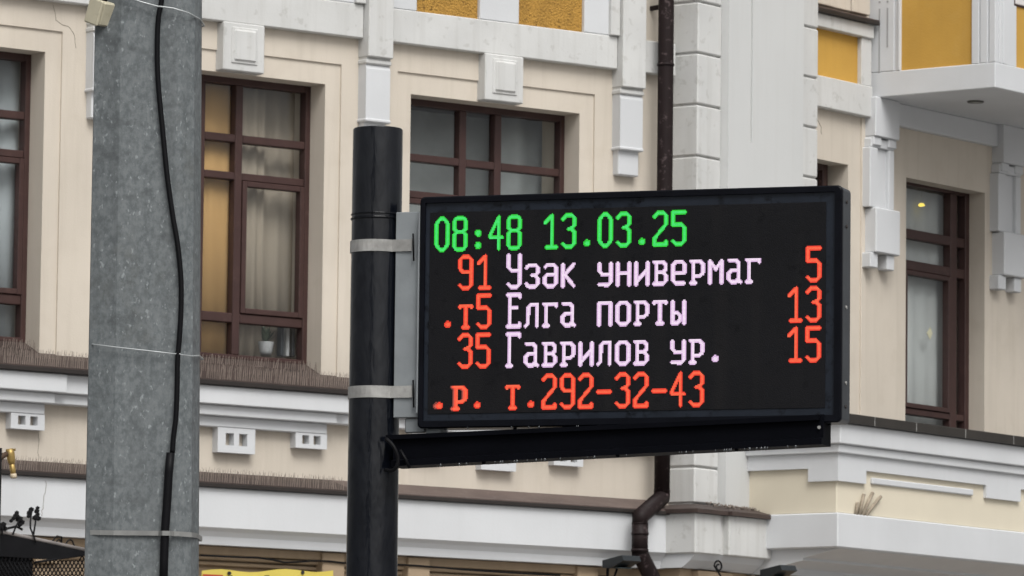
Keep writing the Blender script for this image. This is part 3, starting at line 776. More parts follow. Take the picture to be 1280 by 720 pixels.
# dark sheet-metal top ledge in lengths
ztl = B.z(1067.5, 517.5, LD + .11); zbl = B.z(1067.5, 533, LD + .11)
js = [LS - .11, B.s(1094, 525, LD + .11), B.s(1146, 535, LD + .11)]
while js[-1] < SR: js.append(js[-1] + .62)
for i in range(len(js) - 1):
    bx('ledge_sheet', B, js[i] + .003, js[i + 1] - .003, .0, LD + .11, zt0 + .001, ztl, mat('charcoal_sheet_metal', (.030, .026, .022), .5, .2, 5, .1), bay, .004)
    if i: bx('sheet_seam', B, js[i] - .003, js[i] + .003, .2, LD + .108, zt0 + .002, ztl - .002, BAND, bay, 0)
# cut pipe ends sticking up from the bay's band
for (x0, y0, x1, y1, r_, pl) in ((1070, 643, 1072, 628, .011, 'shortest cut pipe end, upright on the bay ledge'), (1074, 643, 1080, 618, .012, 'nearly upright cut pipe end beside the shortest one on the bay ledge'), (1078, 643, 1091, 616, .012, 'tallest slanting cut pipe end on the bay ledge'), (1082, 644, 1101, 621, .011, 'cut pipe end leaning farthest over on the bay ledge')):
    d_ = LD + .015
    p0 = B.w(B.s(x0, y0, d_), d_, z_b1 - .004); s1_, z1_ = B.at(x1, y1, d_)
    bm = NB(); tube(bm, [p0, p0.lerp(B.w(s1_, d_, z1_), .5) + Vector((0, 0, .004)), B.w(s1_, d_, z1_)], r_, 10)
    tag(obj('pipe_end', bm, STRAW), pl, 'pipe', 'pipe ends on the bay ledge')

# ------------------------------------------------------------------ downpipe
dn = thing('downpipe', A.w(-.1, .15, .12), 'brown metal downpipe with a double elbow between facade and white pier', 'downpipe')
DPI = .16
xs0 = A.s(832, 100, DPI)
zA = A.z(829, 622, DPI); s_low = A.s(800, 660, .36); z_l1 = A.z(803, 646, .36); z_l2 = A.z(801, 692, .36)
bm = NB(); tube(bm, [A.w(xs0, DPI, ZT), A.w(xs0, DPI, 7.6), A.w(xs0, DPI, 6.0), A.w(xs0, DPI, zA)], .052, 18); obj('pipe', bm, PIPE, dn)
bm = NB(); tube(bm, [A.w(xs0, DPI, zA + .05), A.w(xs0, DPI, zA), A.w(s_low, .36, z_l1), A.w(s_low, .36, z_l1 - .05)], .0545, 18); obj('elbow', bm, PIPE, dn)
bm = NB(); tube(bm, [A.w(s_low, .36, z_l1 - .04), A.w(s_low, .36, z_l2)], .053, 18); obj('pipe', bm, PIPE, dn)
s_e = A.s(823, 730, .24)
bm = NB(); tube(bm, [A.w(s_low, .36, z_l2 + .03), A.w(s_low, .36, z_l2), A.w(s_e + .02, .22, z_l2 - .23), A.w(s_e + .02, .22, z_l2 - .32)], .0545, 18); obj('elbow', bm, PIPE, dn)
bm = NB(); tube(bm, [A.w(s_e + .02, .22, z_l2 - .30), A.w(s_e + .02, .22, .2)], .052, 18); obj('pipe', bm, PIPE, dn)
for z_, s_, d_ in ((A.z(832, 81, DPI), xs0, DPI), (A.z(832, 330, DPI), xs0, DPI), (z_l1 - .11, s_low, .36), (z_l2 + .02, s_low, .36)):
    bm = NB(); tube(bm, [A.w(s_, d_, z_ - .008), A.w(s_, d_, z_ + .008)], .057, 18); obj('joint_ring', bm, PIPE, dn)
for z_ in (5.6, 7.3):
    bx('wall_clip', A, xs0 - .012, xs0 + .012, 0, DPI - .04, z_, z_ + .03, PIPE, dn, .002)

# ------------------------------------------------------------------ ground floor: banner, lamps, cable, canopy
bn_d = .14
b0 = A.at(252, 713.5, bn_d); b1 = A.at(416.5, 713, bn_d)
ban = thing('yellow_banner', A.w((b0[0] + b1[0]) / 2, bn_d, 2.6), 'yellow banner with red print pinned to the tan ground floor wall', 'banner')
bm = NB()
n = 14; top = []; bot = []
for i in range(n + 1):
    s_ = b0[0] + (b1[0] - b0[0]) * i / n; zt_ = b0[1] + (b1[1] - b0[1]) * i / n + .01 * math.sin(i * .9)
    top.append((s_, bn_d + .006 * math.sin(i * 1.3), zt_)); bot.append((s_, bn_d, 2.75))
vt_ = [bm.verts.new(A.w(*q)) for q in top]; vb_ = [bm.verts.new(A.w(*q)) for q in bot]
for i in range(n): bm.faces.new((vb_[i], vb_[i + 1], vt_[i + 1], vt_[i]))
cl_ = obj('cloth', bm, YEL, ban); cl_.modifiers.new('t', 'SOLIDIFY').thickness = .004
s0_, z0_ = A.at(254, 717.5, bn_d + .012); s1_ = A.s(279, 718, bn_d + .012)
bx('red_print', A, s0_, s1_, bn_d + .008, bn_d + .0105, 2.8, z0_, REDM, ban, 0)
for x in (289.5, 332.5, 335.5):
    s_, z_ = A.at(x, 719.2, bn_d + .012); bx('black_print', A, s_ - .008, s_ + .008, bn_d + .009, bn_d + .0115, z_ - .3, z_, INKM, ban, 0)
for x, y in ((286.5, 716.5), (378, 715.5)):
    s_, z_ = A.at(x, y, bn_d + .01); bm = NB(); tube(bm, [A.w(s_, bn_d + .006, z_), A.w(s_, bn_d + .018, z_)], .011, 12); obj('eyelet', bm, INKM, ban)
# sagging cable on the ground floor wall
pts = [(250, 694), (300, 696.5), (322, 697), (340, 699.5), (355, 703), (372, 702.5), (390, 701), (410, 701.5), (433, 704), (500, 706), (520, 707), (545, 709), (580, 712), (640, 716), (700, 719)]
bm = NB(); tube(bm, [A.w(A.s(x, y, .135), .135, A.z(x, y, .135)) for x, y in pts], .006, 6)
tag(obj('wall_cable', bm, IRON), 'thin dark cable sagging along the tan wall above the banner', 'cable')
# floodlights
def floodlight(px, py, wpx, d, label):
    s_, z_ = A.at(px, py, d); hw_ = wpx / 2 / 250
    t = thing('floodlight', A.w(s_, d - .05, z_ - .14), label, 'floodlight')
    bm = NB(); prism(bm, A, [(d - .10, z_ + .02), (d + .10, z_ + .045), (d + .12, z_ + .01), (d - .02, z_ - .035), (d - .10, z_ - .03)], s_ - hw_, s_ + hw_); obj('housing', bm, mat('floodlight_paint', (.018, .022, .025), .4, .2, 8), t)
    bx('glass', A, s_ - hw_ + .02, s_ + hw_ - .02, d - .01, d + .06, z_ - .036, z_ - .030, mat('floodlight_glass', (.06, .09, .10), .15, .1), t, .002)
    bm = NB(); tube(bm, [A.w(s_ - .05, d - .07, z_ - .02), A.w(s_ - .03, d - .10, z_ - .09), A.w(s_ - .03, .03, z_ - .10)], .010, 8); obj('bracket_arm', bm, IRON, t)
    bm = NB(); tube(bm, [A.w(s_ + .03, d - .07, z_ - .02), A.w(s_ + .02, d - .10, z_ - .10), A.w(s_ - .03, .03, z_ - .10)], .008, 8); obj('bracket_arm', bm, IRON, t)
floodlight(776, 704, 36, .33, 'dark floodlight mounted on the tan wall beside the downpipe elbow')
floodlight(972, 716, 32, .95, 'dark floodlight under the corner of the lower bay')
# wrought-iron scroll on the pier's ground floor
d_ = DB + .02
cs_, cz_ = B.at(898, 712, d_)
bm = NB(); P = []
for i in range(34):
    a0 = i / 33 * 2.6 * math.pi; r_ = .012 + .030 * (i / 33)
    P.append(B.w(cs_ + math.cos(a0 + 1.2) * r_ * 1.15, d_, cz_ + .02 + math.sin(a0 + 1.2) * r_))
P += [B.w(cs_ + .05, d_, cz_ - .06), B.w(cs_ + .02, d_, cz_ - .16), B.w(cs_ - .06, d_, cz_ - .26), B.w(cs_ - .06, DB - .17, cz_ - .28)]
tube(bm, P, .006, 8)
tag(obj('iron_scroll', bm, IRON), 'black wrought iron scroll hook on the wall under the white pier', 'iron hook')

# wrought-iron canopy at the bottom left: sloping board with rail, lattice sides, sprigs
CD = .95
can = thing('iron_canopy', A.w(A.s(50, 700, CD), CD, 2.9), 'black wrought iron canopy with lattice and leaf sprigs beside the grey pole', 'canopy')
cp = lambda x, y, d=CD: A.w(A.s(x, y, d), d, A.z(x, y, d))
cs = lambda x, y, d=CD: A.at(x, y, d)
bm = NB(); tube(bm, [cp(-90, 652), cp(-40, 655), cp(5, 665.5), cp(55, 676), cp(106, 687)], .011, 8); obj('rail', bm, mat('worn_steel_edge', (.22, .20, .19), .5, .2, 10), can)
bm = NB()
prism_d(bm, A, [cs(-90, 654), cs(5, 668), cs(55, 678.5), cs(107, 689.5), cs(107, 694), cs(60, 699), cs(-90, 690)], CD - .05, CD + .005); obj('board', bm, IRON, can)
bx('frame_post', A, *sorted((A.s(96, 690, CD), A.s(105, 690, CD))), CD - .9, CD - .86, 3.3, A.z(100, 661, CD - .9), IRON, can, .004)
# lattice: two sets of diagonal bars
for sgn, dd in ((1, CD - .02), (-1, CD - .03)):
    for i in range(46):
        u = -70 + i * 5.0
        x0, y0 = u, 690.0
        x1, y1 = u + sgn * 34, 690.0 + 60
        def topy(x): return 694 + (0 if x < 40 else (40 - x) * .02) if x < 40 else 702 - (x - 40) * .12
        # clip to the lattice field between x -40..107
        a = cs(x0, y0, dd); b = cs(x1, y1, dd)
        pts_ = []
        for k in range(13):
            t = k / 12; x = x0 + (x1 - x0) * t; y = y0 + (y1 - y0) * t
            if -45 < x < 107 and y > topy(x): pts_.append((x, y))
        if len(pts_) > 1:
            bm = NB(); tube(bm, [cp(*pts_[0], dd), cp(*pts_[-1], dd)], .0045, 5); obj('lattice_bar', bm, IRON, can)
bm = NB(); tube(bm, [cp(44, 703, CD), cp(75, 698, CD), cp(107, 693.5, CD)], .007, 6); obj('lattice_edge', bm, IRON, can)
bx('back_board', A, A.s(-60, 705, CD - .25), A.s(40, 705, CD - .25), CD - .26, CD - .24, 2.9, A.z(0, 690, CD - .25), IRON, can, .004)
# scrolls along the rail
for (xa, xb, h) in ((68, 80, 9), (80, 96, 12)):
    bm = NB(); tube(bm, [cp(xa + (xb - xa) * i / 12, 675 + (xa - 50) * .2 + (xb - xa) * .2 * i / 12 - h * math.sin(math.pi * i / 12) * (1 if i < 9 else .8) + 4) for i in range(13)], .005, 6); obj('scroll', bm, IRON, can)
bm = NB(); tube(bm, [cp(56, 679), cp(66, 676), cp(71, 670), cp(77, 671), cp(77, 680)], .005, 6); obj('scroll', bm, IRON, can)
bm = NB(); tube(bm, [cp(0, 664), cp(8, 661), cp(20, 658), cp(28, 662)], .007, 6); obj('scroll', bm, IRON, can)
def leaf_blob(bm, x, y, r, d):
    c = cp(x, y, d)
    bmesh.ops.create_icosphere(bm, subdivisions=1, radius=r, matrix=Matrix.Translation(c) @ Matrix.Diagonal((1.25, .5, 1.1, 1)))
for stem, blobs in (([(45, 678), (42, 670), (38, 660), (38, 652), (39, 643)], [(37, 641, .013), (39, 637, .012), (46, 639, .012), (47, 635, .009), (44, 647, .013), (48, 648, .012), (36, 645, .010)]),
                    ([(42, 668), (44, 655), (46, 640)], [(47, 643, .010)]),
                    ([(16, 668), (20, 658), (24, 650)], [(20, 645, .014), (24, 649, .016), (27, 653, .014), (17, 648, .010), (21, 641, .010), (14, 651, .009), (25, 656, .010)]),
                    ([(2, 668), (4, 660)], [(4, 656, .014), (1, 660, .012), (7, 661, .010)])):
    bm = NB(); tube(bm, [cp(x, y, CD + .02) for x, y in stem], .0055, 6)
    for x, y, r_ in blobs: leaf_blob(bm, x, y, r_ * 1.25, CD + .02)
    obj('leaf_sprig', bm, IRON, can)
# post of the canopy running up along the picture's left border, with the brass lamp on it
LDp = 1.1
lpst = thing('brass_lamp', A.w(A.s(-4, 600, LDp), LDp, .12), 'brass nozzle lamp on a dark iron bracket in front of the white band', 'lamp')
ap_ = lambda x, y, d=LDp: A.w(A.s(x, y, d), d, A.z(x, y, d))
bm = NB(); tube(bm, [A.w(A.s(-3, 600, LDp), LDp, .12), A.w(A.s(-3, 600, LDp), LDp, A.z(-3, 560, LDp))], .022, 10); obj('post', bm, IRON, lpst)
bm = NB(); tube(bm, [ap_(-3, 574), ap_(3, 570), ap_(9, 567)], [.02, .018, .014], 10); obj('arm', bm, mat('rusty_iron', (.06, .035, .02), .7, .3, 20), lpst)
bm = NB(); tube(bm, [ap_(12, 561), ap_(13, 567), ap_(14, 575), ap_(15, 580)], [.020, .026, .024, .018], 12); obj('head', bm, GOLD, lpst)
bm = NB(); tube(bm, [ap_(14.5, 578), ap_(16, 588), ap_(16.5, 592)], [.016, .017, .015], 12); obj('sleeve', bm, GOLD, lpst)
bm = NB(); tube(bm, [ap_(16.5, 592), ap_(17, 596), ap_(17, 598)], [.018, .020, .016], 12); obj('nozzle', bm, mat('pale_brass', (.5, .42, .30), .5, .2, 20), lpst)
bm = NB(); tube(bm, [ap_(8, 563), ap_(19, 562)], .007, 8); obj('lever', bm, GOLD, lpst)

# ------------------------------------------------------------------ grey street pole with cable
PY = 15.5
def pole_pt(px, py):
    r = ray(px, py); return CAM + r * (PY / r.y)
pc = pole_pt(181, 380); pole_xy = Vector((pc.x, pc.y, 0))
wz = []
for (xl, xr, y) in ((120, 251.5, 40), (107, 247.5, 715)):
    a = pole_pt(xl, y); b = pole_pt(xr, y); wz.append((a.z, (b.x - a.x), (a.x + b.x) / 2))
def pole_w(z):
    t = (z - wz[1][0]) / (wz[0][0] - wz[1][0]); return wz[1][1] + (wz[0][1] - wz[1][1]) * t, wz[1][2] + (wz[0][2] - wz[1][2]) * t
PROF = [(-.5, -.16), (-.485, -.28), (-.237, -.375), (.33, -.41), (.455, -.30), (.5, -.12), (.5, .12), (.33, .42), (-.25, .42), (-.48, .2)]
bm = NB(); rings = []
for z in (.12, 1.0, 2.0, 3.0, 4.0, 5.0, 6.5, 8.0):
    wd_, xc = pole_w(z)
    rings.append([bm.verts.new((xc + u * wd_, PY + v * wd_, z)) for u, v in PROF])
for q in range(len(rings) - 1):
    for k in range(len(PROF)):
        bm.faces.new((rings[q][k], rings[q][(k + 1) % len(PROF)], rings[q + 1][(k + 1) % len(PROF)], rings[q + 1][k]))
bm.faces.new(rings[0][::-1]); bm.faces.new(rings[-1])
es = [e for e in bm.edges if abs(e.verts[0].co.z - e.verts[1].co.z) > .3]
bmesh.ops.bevel(bm, geom=es, offset=.007, segments=2, affect='EDGES')
pole = obj('street_pole', bm, GALV2); tag(pole, 'thick galvanised faceted street pole standing beside the black sign post', 'pole')
def pole_surf(px, py, out=.0):
    """point on the camera side of the pole under a pixel"""
    P = pole_pt(px, py); wd_, xc = pole_w(P.z); u = (P.x - xc) / wd_
    prof = [(-.5, -.16), (-.485, -.28), (-.237, -.375), (.33, -.41), (.455, -.30), (.5, -.12)]
    v = -.1
    for (a, b), (c, d) in zip(prof, prof[1:]):
        if a <= u <= c: v = b + (d - b) * (u - a) / (c - a)
    y = PY + v * wd_ - out
    r = ray(px, py); return CAM + r * (y / r.y)
cabp = [(203, -40), (202, 0), (198, 22), (196.5, 60), (197.5, 100), (201, 140), (204.5, 175), (209, 220), (216, 270), (222, 305), (226, 345), (226.5, 380), (224.5, 420), (222, 450), (221.5, 480), (220, 520), (217, 545), (215.5, 566)]
cb = thing('black_cable', pole_surf(205, 700, .02) * 1.0, 'black cable running down the grey street pole into a sleeve', 'cable')
def smooth_path(ps, n=4):
    out = []
    for i in range(len(ps) - 1):
        p0 = ps[max(i - 1, 0)]; p1 = ps[i]; p2 = ps[i + 1]; p3 = ps[min(i + 2, len(ps) - 1)]
        for k in range(n):
            t = k / n
            out.append(.5 * ((2 * p1) + (p2 - p0) * t + (2 * p0 - 5 * p1 + 4 * p2 - p3) * t * t + (3 * p1 - p0 - 3 * p2 + p3) * t ** 3))
    out.append(ps[-1]); return out
bm = NB(); tube(bm, smooth_path([pole_surf(x, y, .014) for x, y in cabp]), .0072, 10); obj('cable_line', bm, CABLE, cb)
bm = NB(); tube(bm, [pole_surf(213.2, 566, .014), pole_surf(211, 590, .014), pole_surf(209, 625, .014), pole_surf(206.5, 660, .014), pole_surf(205, 700, .014), pole_surf(203.5, 760, .014)], .0118, 12); obj('sleeve', bm, CABLE, cb)
def tie(pts, r, label, out=.006):
    P = [pole_surf(x, y, out) for x, y in pts]
    # close the loop round the back
    y0, y1 = pts[0][1], pts[-1][1]
    wd_, xc = pole_w(P[0].z)
    back = [Vector((P[-1].x + .006, PY + .05, P[-1].z)), Vector((xc + wd_ * .34, PY + .44 * wd_, P[-1].z)), Vector((xc - wd_ * .26, PY + .44 * wd_, P[0].z)), Vector((P[0].x - .006, PY + .06, P[0].z))]
    bm = NB(); tube(bm, P + back + [P[0]], r, 6)
    return tag(obj('tie_wire', bm, WIRE), label, 'wire')
tie([(113, 430), (119, 430.8), (149, 434.5), (185, 438.5), (219, 442.5), (223, 441), (226, 443.5), (240, 445), (249, 444.5)], .0020, 'thin tie wire round the grey pole at mid height', .018)
tie([(122, -22), (150, -8), (175, 2), (197, 8), (203, 8.5), (217, 10.5), (235, 16), (250, 24)], .0024, 'thin slanting tie wire round the grey pole below the beige box', .020)
# flat steel band above the sleeve
bm = NB()
for z_off in (0,):
    P = [pole_surf(x, y, o_) for x, y, o_ in ((107.6, 665.3, .010), (109.5, 665.4, .010), (125, 665.7, .010), (142, 666, .010), (160, 666.2, .009), (198, 666.5, .009), (203, 666.5, .0285), (212, 666.5, .0285), (217, 667, .010), (223, 667.2, .010), (240, 668.5, .010), (246.5, 669.5, .010))]
    wd_, xc = pole_w(P[0].z)
    P += [Vector((xc + wd_ * .52, PY + .1, P[-1].z)), Vector((xc + wd_ * .34, PY + .45 * wd_, P[-1].z)), Vector((xc - wd_ * .26, PY + .45 * wd_, P[-1].z)), Vector((xc - wd_ * .52, PY + .08, P[0].z))]
    lo = [bm.verts.new(p - Vector((0, 0, .0065))) for p in P]; hi = [bm.verts.new(p + Vector((0, 0, .0065))) for p in P]
    for i in range(len(P)):
        j = (i + 1) % len(P); bm.faces.new((lo[i], lo[j], hi[j], hi[i]))
sb = obj('steel_band', bm, mat('dull_steel_band', (.26, .26, .25), .5, .2, 18, .1, 60, metal=.3)); sb.modifiers.new('t', 'SOLIDIFY').thickness = .0015
tag(sb, 'flat steel band clamping the black sleeve to the grey pole', 'band')
# beige junction box on the pole's left corner
jb_p = pole_surf(122, 15, .03)
jb = thing('junction_box', jb_p - Vector((0, 0, .04)), 'beige plastic junction box on the upper corner of the grey pole', 'box')
jf = Frame(Vector((jb_p.x, jb_p.y, 0)), R(-42))
rot = Matrix.Rotation(R(-28), 4, jf.n) 
def jbox(name, s0, s1, d0, d1, z0, z1, material, bev, par):
    bm = NB(); box(bm, Frame(Vector((0, 0, 0)), R(-42)), s0, s1, d0, d1, z0, z1, bev)
    bmesh.ops.transform(bm, matrix=Matrix.Translation(jb_p) @ Matrix.Rotation(R(-20), 4, Frame(Vector((0, 0, 0)), R(-42)).n), verts=bm.verts)
    return obj(name, bm, material, par)
jbox('case', -.026, .026, -.038, .008, -.034, .034, BOX, .005, jb)
jbox('lid', -.028, .028, .009, .018, -.036, .036, BOX, .004, jb)
bm = NB(); tube(bm, [jb_p + Vector((.018, -.0, .03)), jb_p + Vector((.022, 0, .075)), jb_p + Vector((.03, .01, .3))], .008, 8); obj('cable_gland', bm, CABLE, jb)

# ------------------------------------------------------------------ black sign post
DPo = -.06
su = S.s(470.5, 300, DPo)
rp = .5 * (S.s(504, 165, DPo) - S.s(442, 165, DPo)) * math.cos(AZ_S) * 1.0
ztop = S.z(473, 161, DPo)
pb = S.w(su, DPo, 0)
post = thing('sign_post', Vector((pb.x, pb.y, .12)), 'black painted steel pipe post carrying the lit display', 'post')
ax = lambda z: Vector((pb.x, pb.y, z))
bm = NB(); tube(bm, [ax(.12), ax(1.5), ax(2.4), ax(3.0), ax(3.3), ax(ztop - .004)], [rp * 1.035, rp * 1.03, rp * 1.025, rp * 1.01, rp * 1.005, rp], 48, False)
tube(bm, [ax(ztop - .004), ax(ztop), ax(ztop + .001)], [rp, rp - .004, .001], 48)
obj('pipe', bm, BLACK, post)
zw = S.z(470, 264, .1)
for dz in (0.0, -.0):
    bm = NB(); tube(bm, [ax(zw - .011), ax(zw - .006), ax(zw - .002)], [rp * 1.01, rp + .0045, rp * 1.01], 40, False); obj('weld_ring', bm, BLACK, post)
    bm = NB(); tube(bm, [ax(zw + .004), ax(zw + .007), ax(zw + .010)], [rp * 1.01, rp + .0035, rp * 1.01], 40, False); obj('weld_ring', bm, BLACK, post)
# drain plug with rust
# supporting arm: a rolled channel running under the display, tilted slightly up
def tilted(bm, sections, s0, s1, z0, z1):
    """profile (d, dz) swept from (s0,z0) to (s1,z1)"""
    v0 = [bm.verts.new(S.w(s0, d, z0 + dz)) for d, dz in sections]; v1 = [bm.verts.new(S.w(s1, d, z1 + dz)) for d, dz in sections]; n = len(sections)
    for i in range(n): bm.faces.new((v0[i], v0[(i + 1) % n], v1[(i + 1) % n], v1[i]))
    bm.faces.new(v0); bm.faces.new(v1[::-1])
aL, azb = S.at(500, 583, .03); aR, azbR = S.at(1027, 555.2, .03)
azt = S.z(495, 546, .03)
h_ = azt - azb
arm_d0, arm_d1 = -.075, .03
bm = NB()
tilted(bm, [(arm_d0, h_), (arm_d1 - .02, h_), (arm_d1 - .02, .022), (arm_d1, .018), (arm_d1, .0), (arm_d0, .0)], aL - .03, aR, azb, azbR)
arm = obj('arm', bm, BLK2, post)
bm = NB(); tilted(bm, [(arm_d1 - .026, h_ + .006), (arm_d1 - .004, h_ + .006), (arm_d1 - .004, h_ - .008), (arm_d1 - .026, h_ - .008)], aL - .05, aR - .01, azb, azbR - .010); obj('upper_flange', bm, BLK2, arm)
bm = NB(); bp_ = S.w(aR - .012, arm_d1 - .018, azbR + .052); tube(bm, [bp_, bp_ + S.n * .006], .005, 10); obj('bolt', bm, BAND, arm)
for k, u in enumerate((.2, .52, .8)):
    p_ = S.w(aL + (aR - aL) * u, arm_d1 - .01, azb + (azbR - azb) * u); bm = NB(); tube(bm, [p_ + Vector((0, 0, .004)), p_ - Vector((0, 0, .006))], .006, 8); obj('bolt', bm, BLK2, arm)
# loose cable loop where the arm meets the post
bm = NB(); q = S.w(aL - .012, arm_d1 + .012, azb)
tube(bm, smooth_path([q + Vector((-.03, 0, .085)), q + Vector((-.005, -.012, .06)), q + Vector((.01, -.012, .02)), q + Vector((-.002, -.008, -.012)), q + Vector((-.03, .03, -.01))]), .006, 8)
tag(obj('cable_loop', bm, CABLE), 'short black cable loop where the arm meets the sign post', 'cable')
bm = NB(); q = S.w(S.s(512, 584, .03), arm_d1, azb)
tube(bm, [q + Vector((-.03, -.004, .05)), q + Vector((-.012, -.006, .02)), q + Vector((.001, -.004, -.006))], .005, 8)
tag(obj('cable_tail', bm, CABLE), 'short black cable tail hanging at the foot of the arm', 'cable')

# ------------------------------------------------------------------ the display
UL, UR = S.s(524, 390), S.s(1052, 380)
ZB, ZTT = 2.978, 3.696
dis = thing('led_display', S.w((UL + UR) / 2, -.05, ZB), 'black bus stop display showing green, red and white dot text', 'display')
TH = .10
# housing with rounded outline
def rrect(u0, u1, z0, z1, r, n=5):
    P = []
    for (cu, cz, a0) in ((u1 - r, z1 - r, 0), (u0 + r, z1 - r, 90), (u0 + r, z0 + r, 180), (u1 - r, z0 + r, 270)):
        for k in range(n + 1):
            a = R(a0 + 90 * k / n); P.append((cu + r * math.cos(a), cz + r * math.sin(a)))
    return P
bm = NB(); prism_d(bm, S, rrect(UL, UR, ZB, ZTT, .014), -TH, -.012)
hs_o = obj('housing', bm, HSIDE, dis)
# front frame (bezel) with real thickness
fu0, fu1, fz0, fz1 = UL + .016, UR - .022, ZB + .022, ZTT - .018
bm = NB()
outer = rrect(UL - .001, UR + .001, ZB - .001, ZTT + .001, .015); inner = rrect(fu0, fu1, fz0, fz1, .004)
n = len(outer)
vo0 = [bm.verts.new(S.w(u, -.011, z)) for u, z in outer]; vo = [bm.verts.new(S.w(u, -.001, z)) for u, z in outer]
cxu, cxz = (UL + UR) / 2, (ZB + ZTT) / 2
of = [(u + (.004 if u < cxu else -.004), z + (.004 if z < cxz else -.004)) for u, z in outer]
vf = [bm.verts.new(S.w(u, .003, z)) for u, z in of]
vi = [bm.verts.new(S.w(u, .003, z)) for u, z in inner]; vi0 = [bm.verts.new(S.w(u, -.008, z)) for u, z in inner]
for i in range(n):
    j = (i + 1) % n
    for p, q in ((vo0, vo), (vo, vf), (vf, vi), (vi, vi0)): bm.faces.new((p[i], p[j], q[j], q[i]))
obj('bezel', bm, HOUSE, dis)
bx('front_pane', S, fu0 - .003, fu1 + .003, -.0105, -.006, fz0 - .003, fz1 + .003, MASKB, dis, 0)
u0l, u1l, z0l, z1l = .031, 1.300, 3.022, 3.648
bx('led_panel', S, u0l, u1l, -.0058, -.0035, z0l, z1l, PANEL, dis, .0005)
# screws on the visible side and corners
for z in (ZTT - .045, ZTT - .12, 3.33, 3.10, ZB + .05):
    p_ = S.w(UR - .0005, -.05, z); bm = NB(); tube(bm, [p_, p_ + S.a * .004], .0055, 10); obj('screw', bm, (BAND if z in (3.33, 3.10) else DRIP), dis)
for u in (UR - .05, UR - .17, UL + .3): 
    p_ = S.w(u, -.05, ZB); bm = NB(); tube(bm, [p_, p_ - Vector((0, 0, .006))], .006, 8); obj('screw', bm, HOUSE, dis)
# hanger pieces between housing and arm
for u in (UL + .02, .46, .92):
    bx('support_block', S, u, u + (.05 if u < .1 else .09), -.085, -.02, azt - .02 + (u * .04), ZB + .002, BRKT if u < .1 else HOUSE, dis, .004)

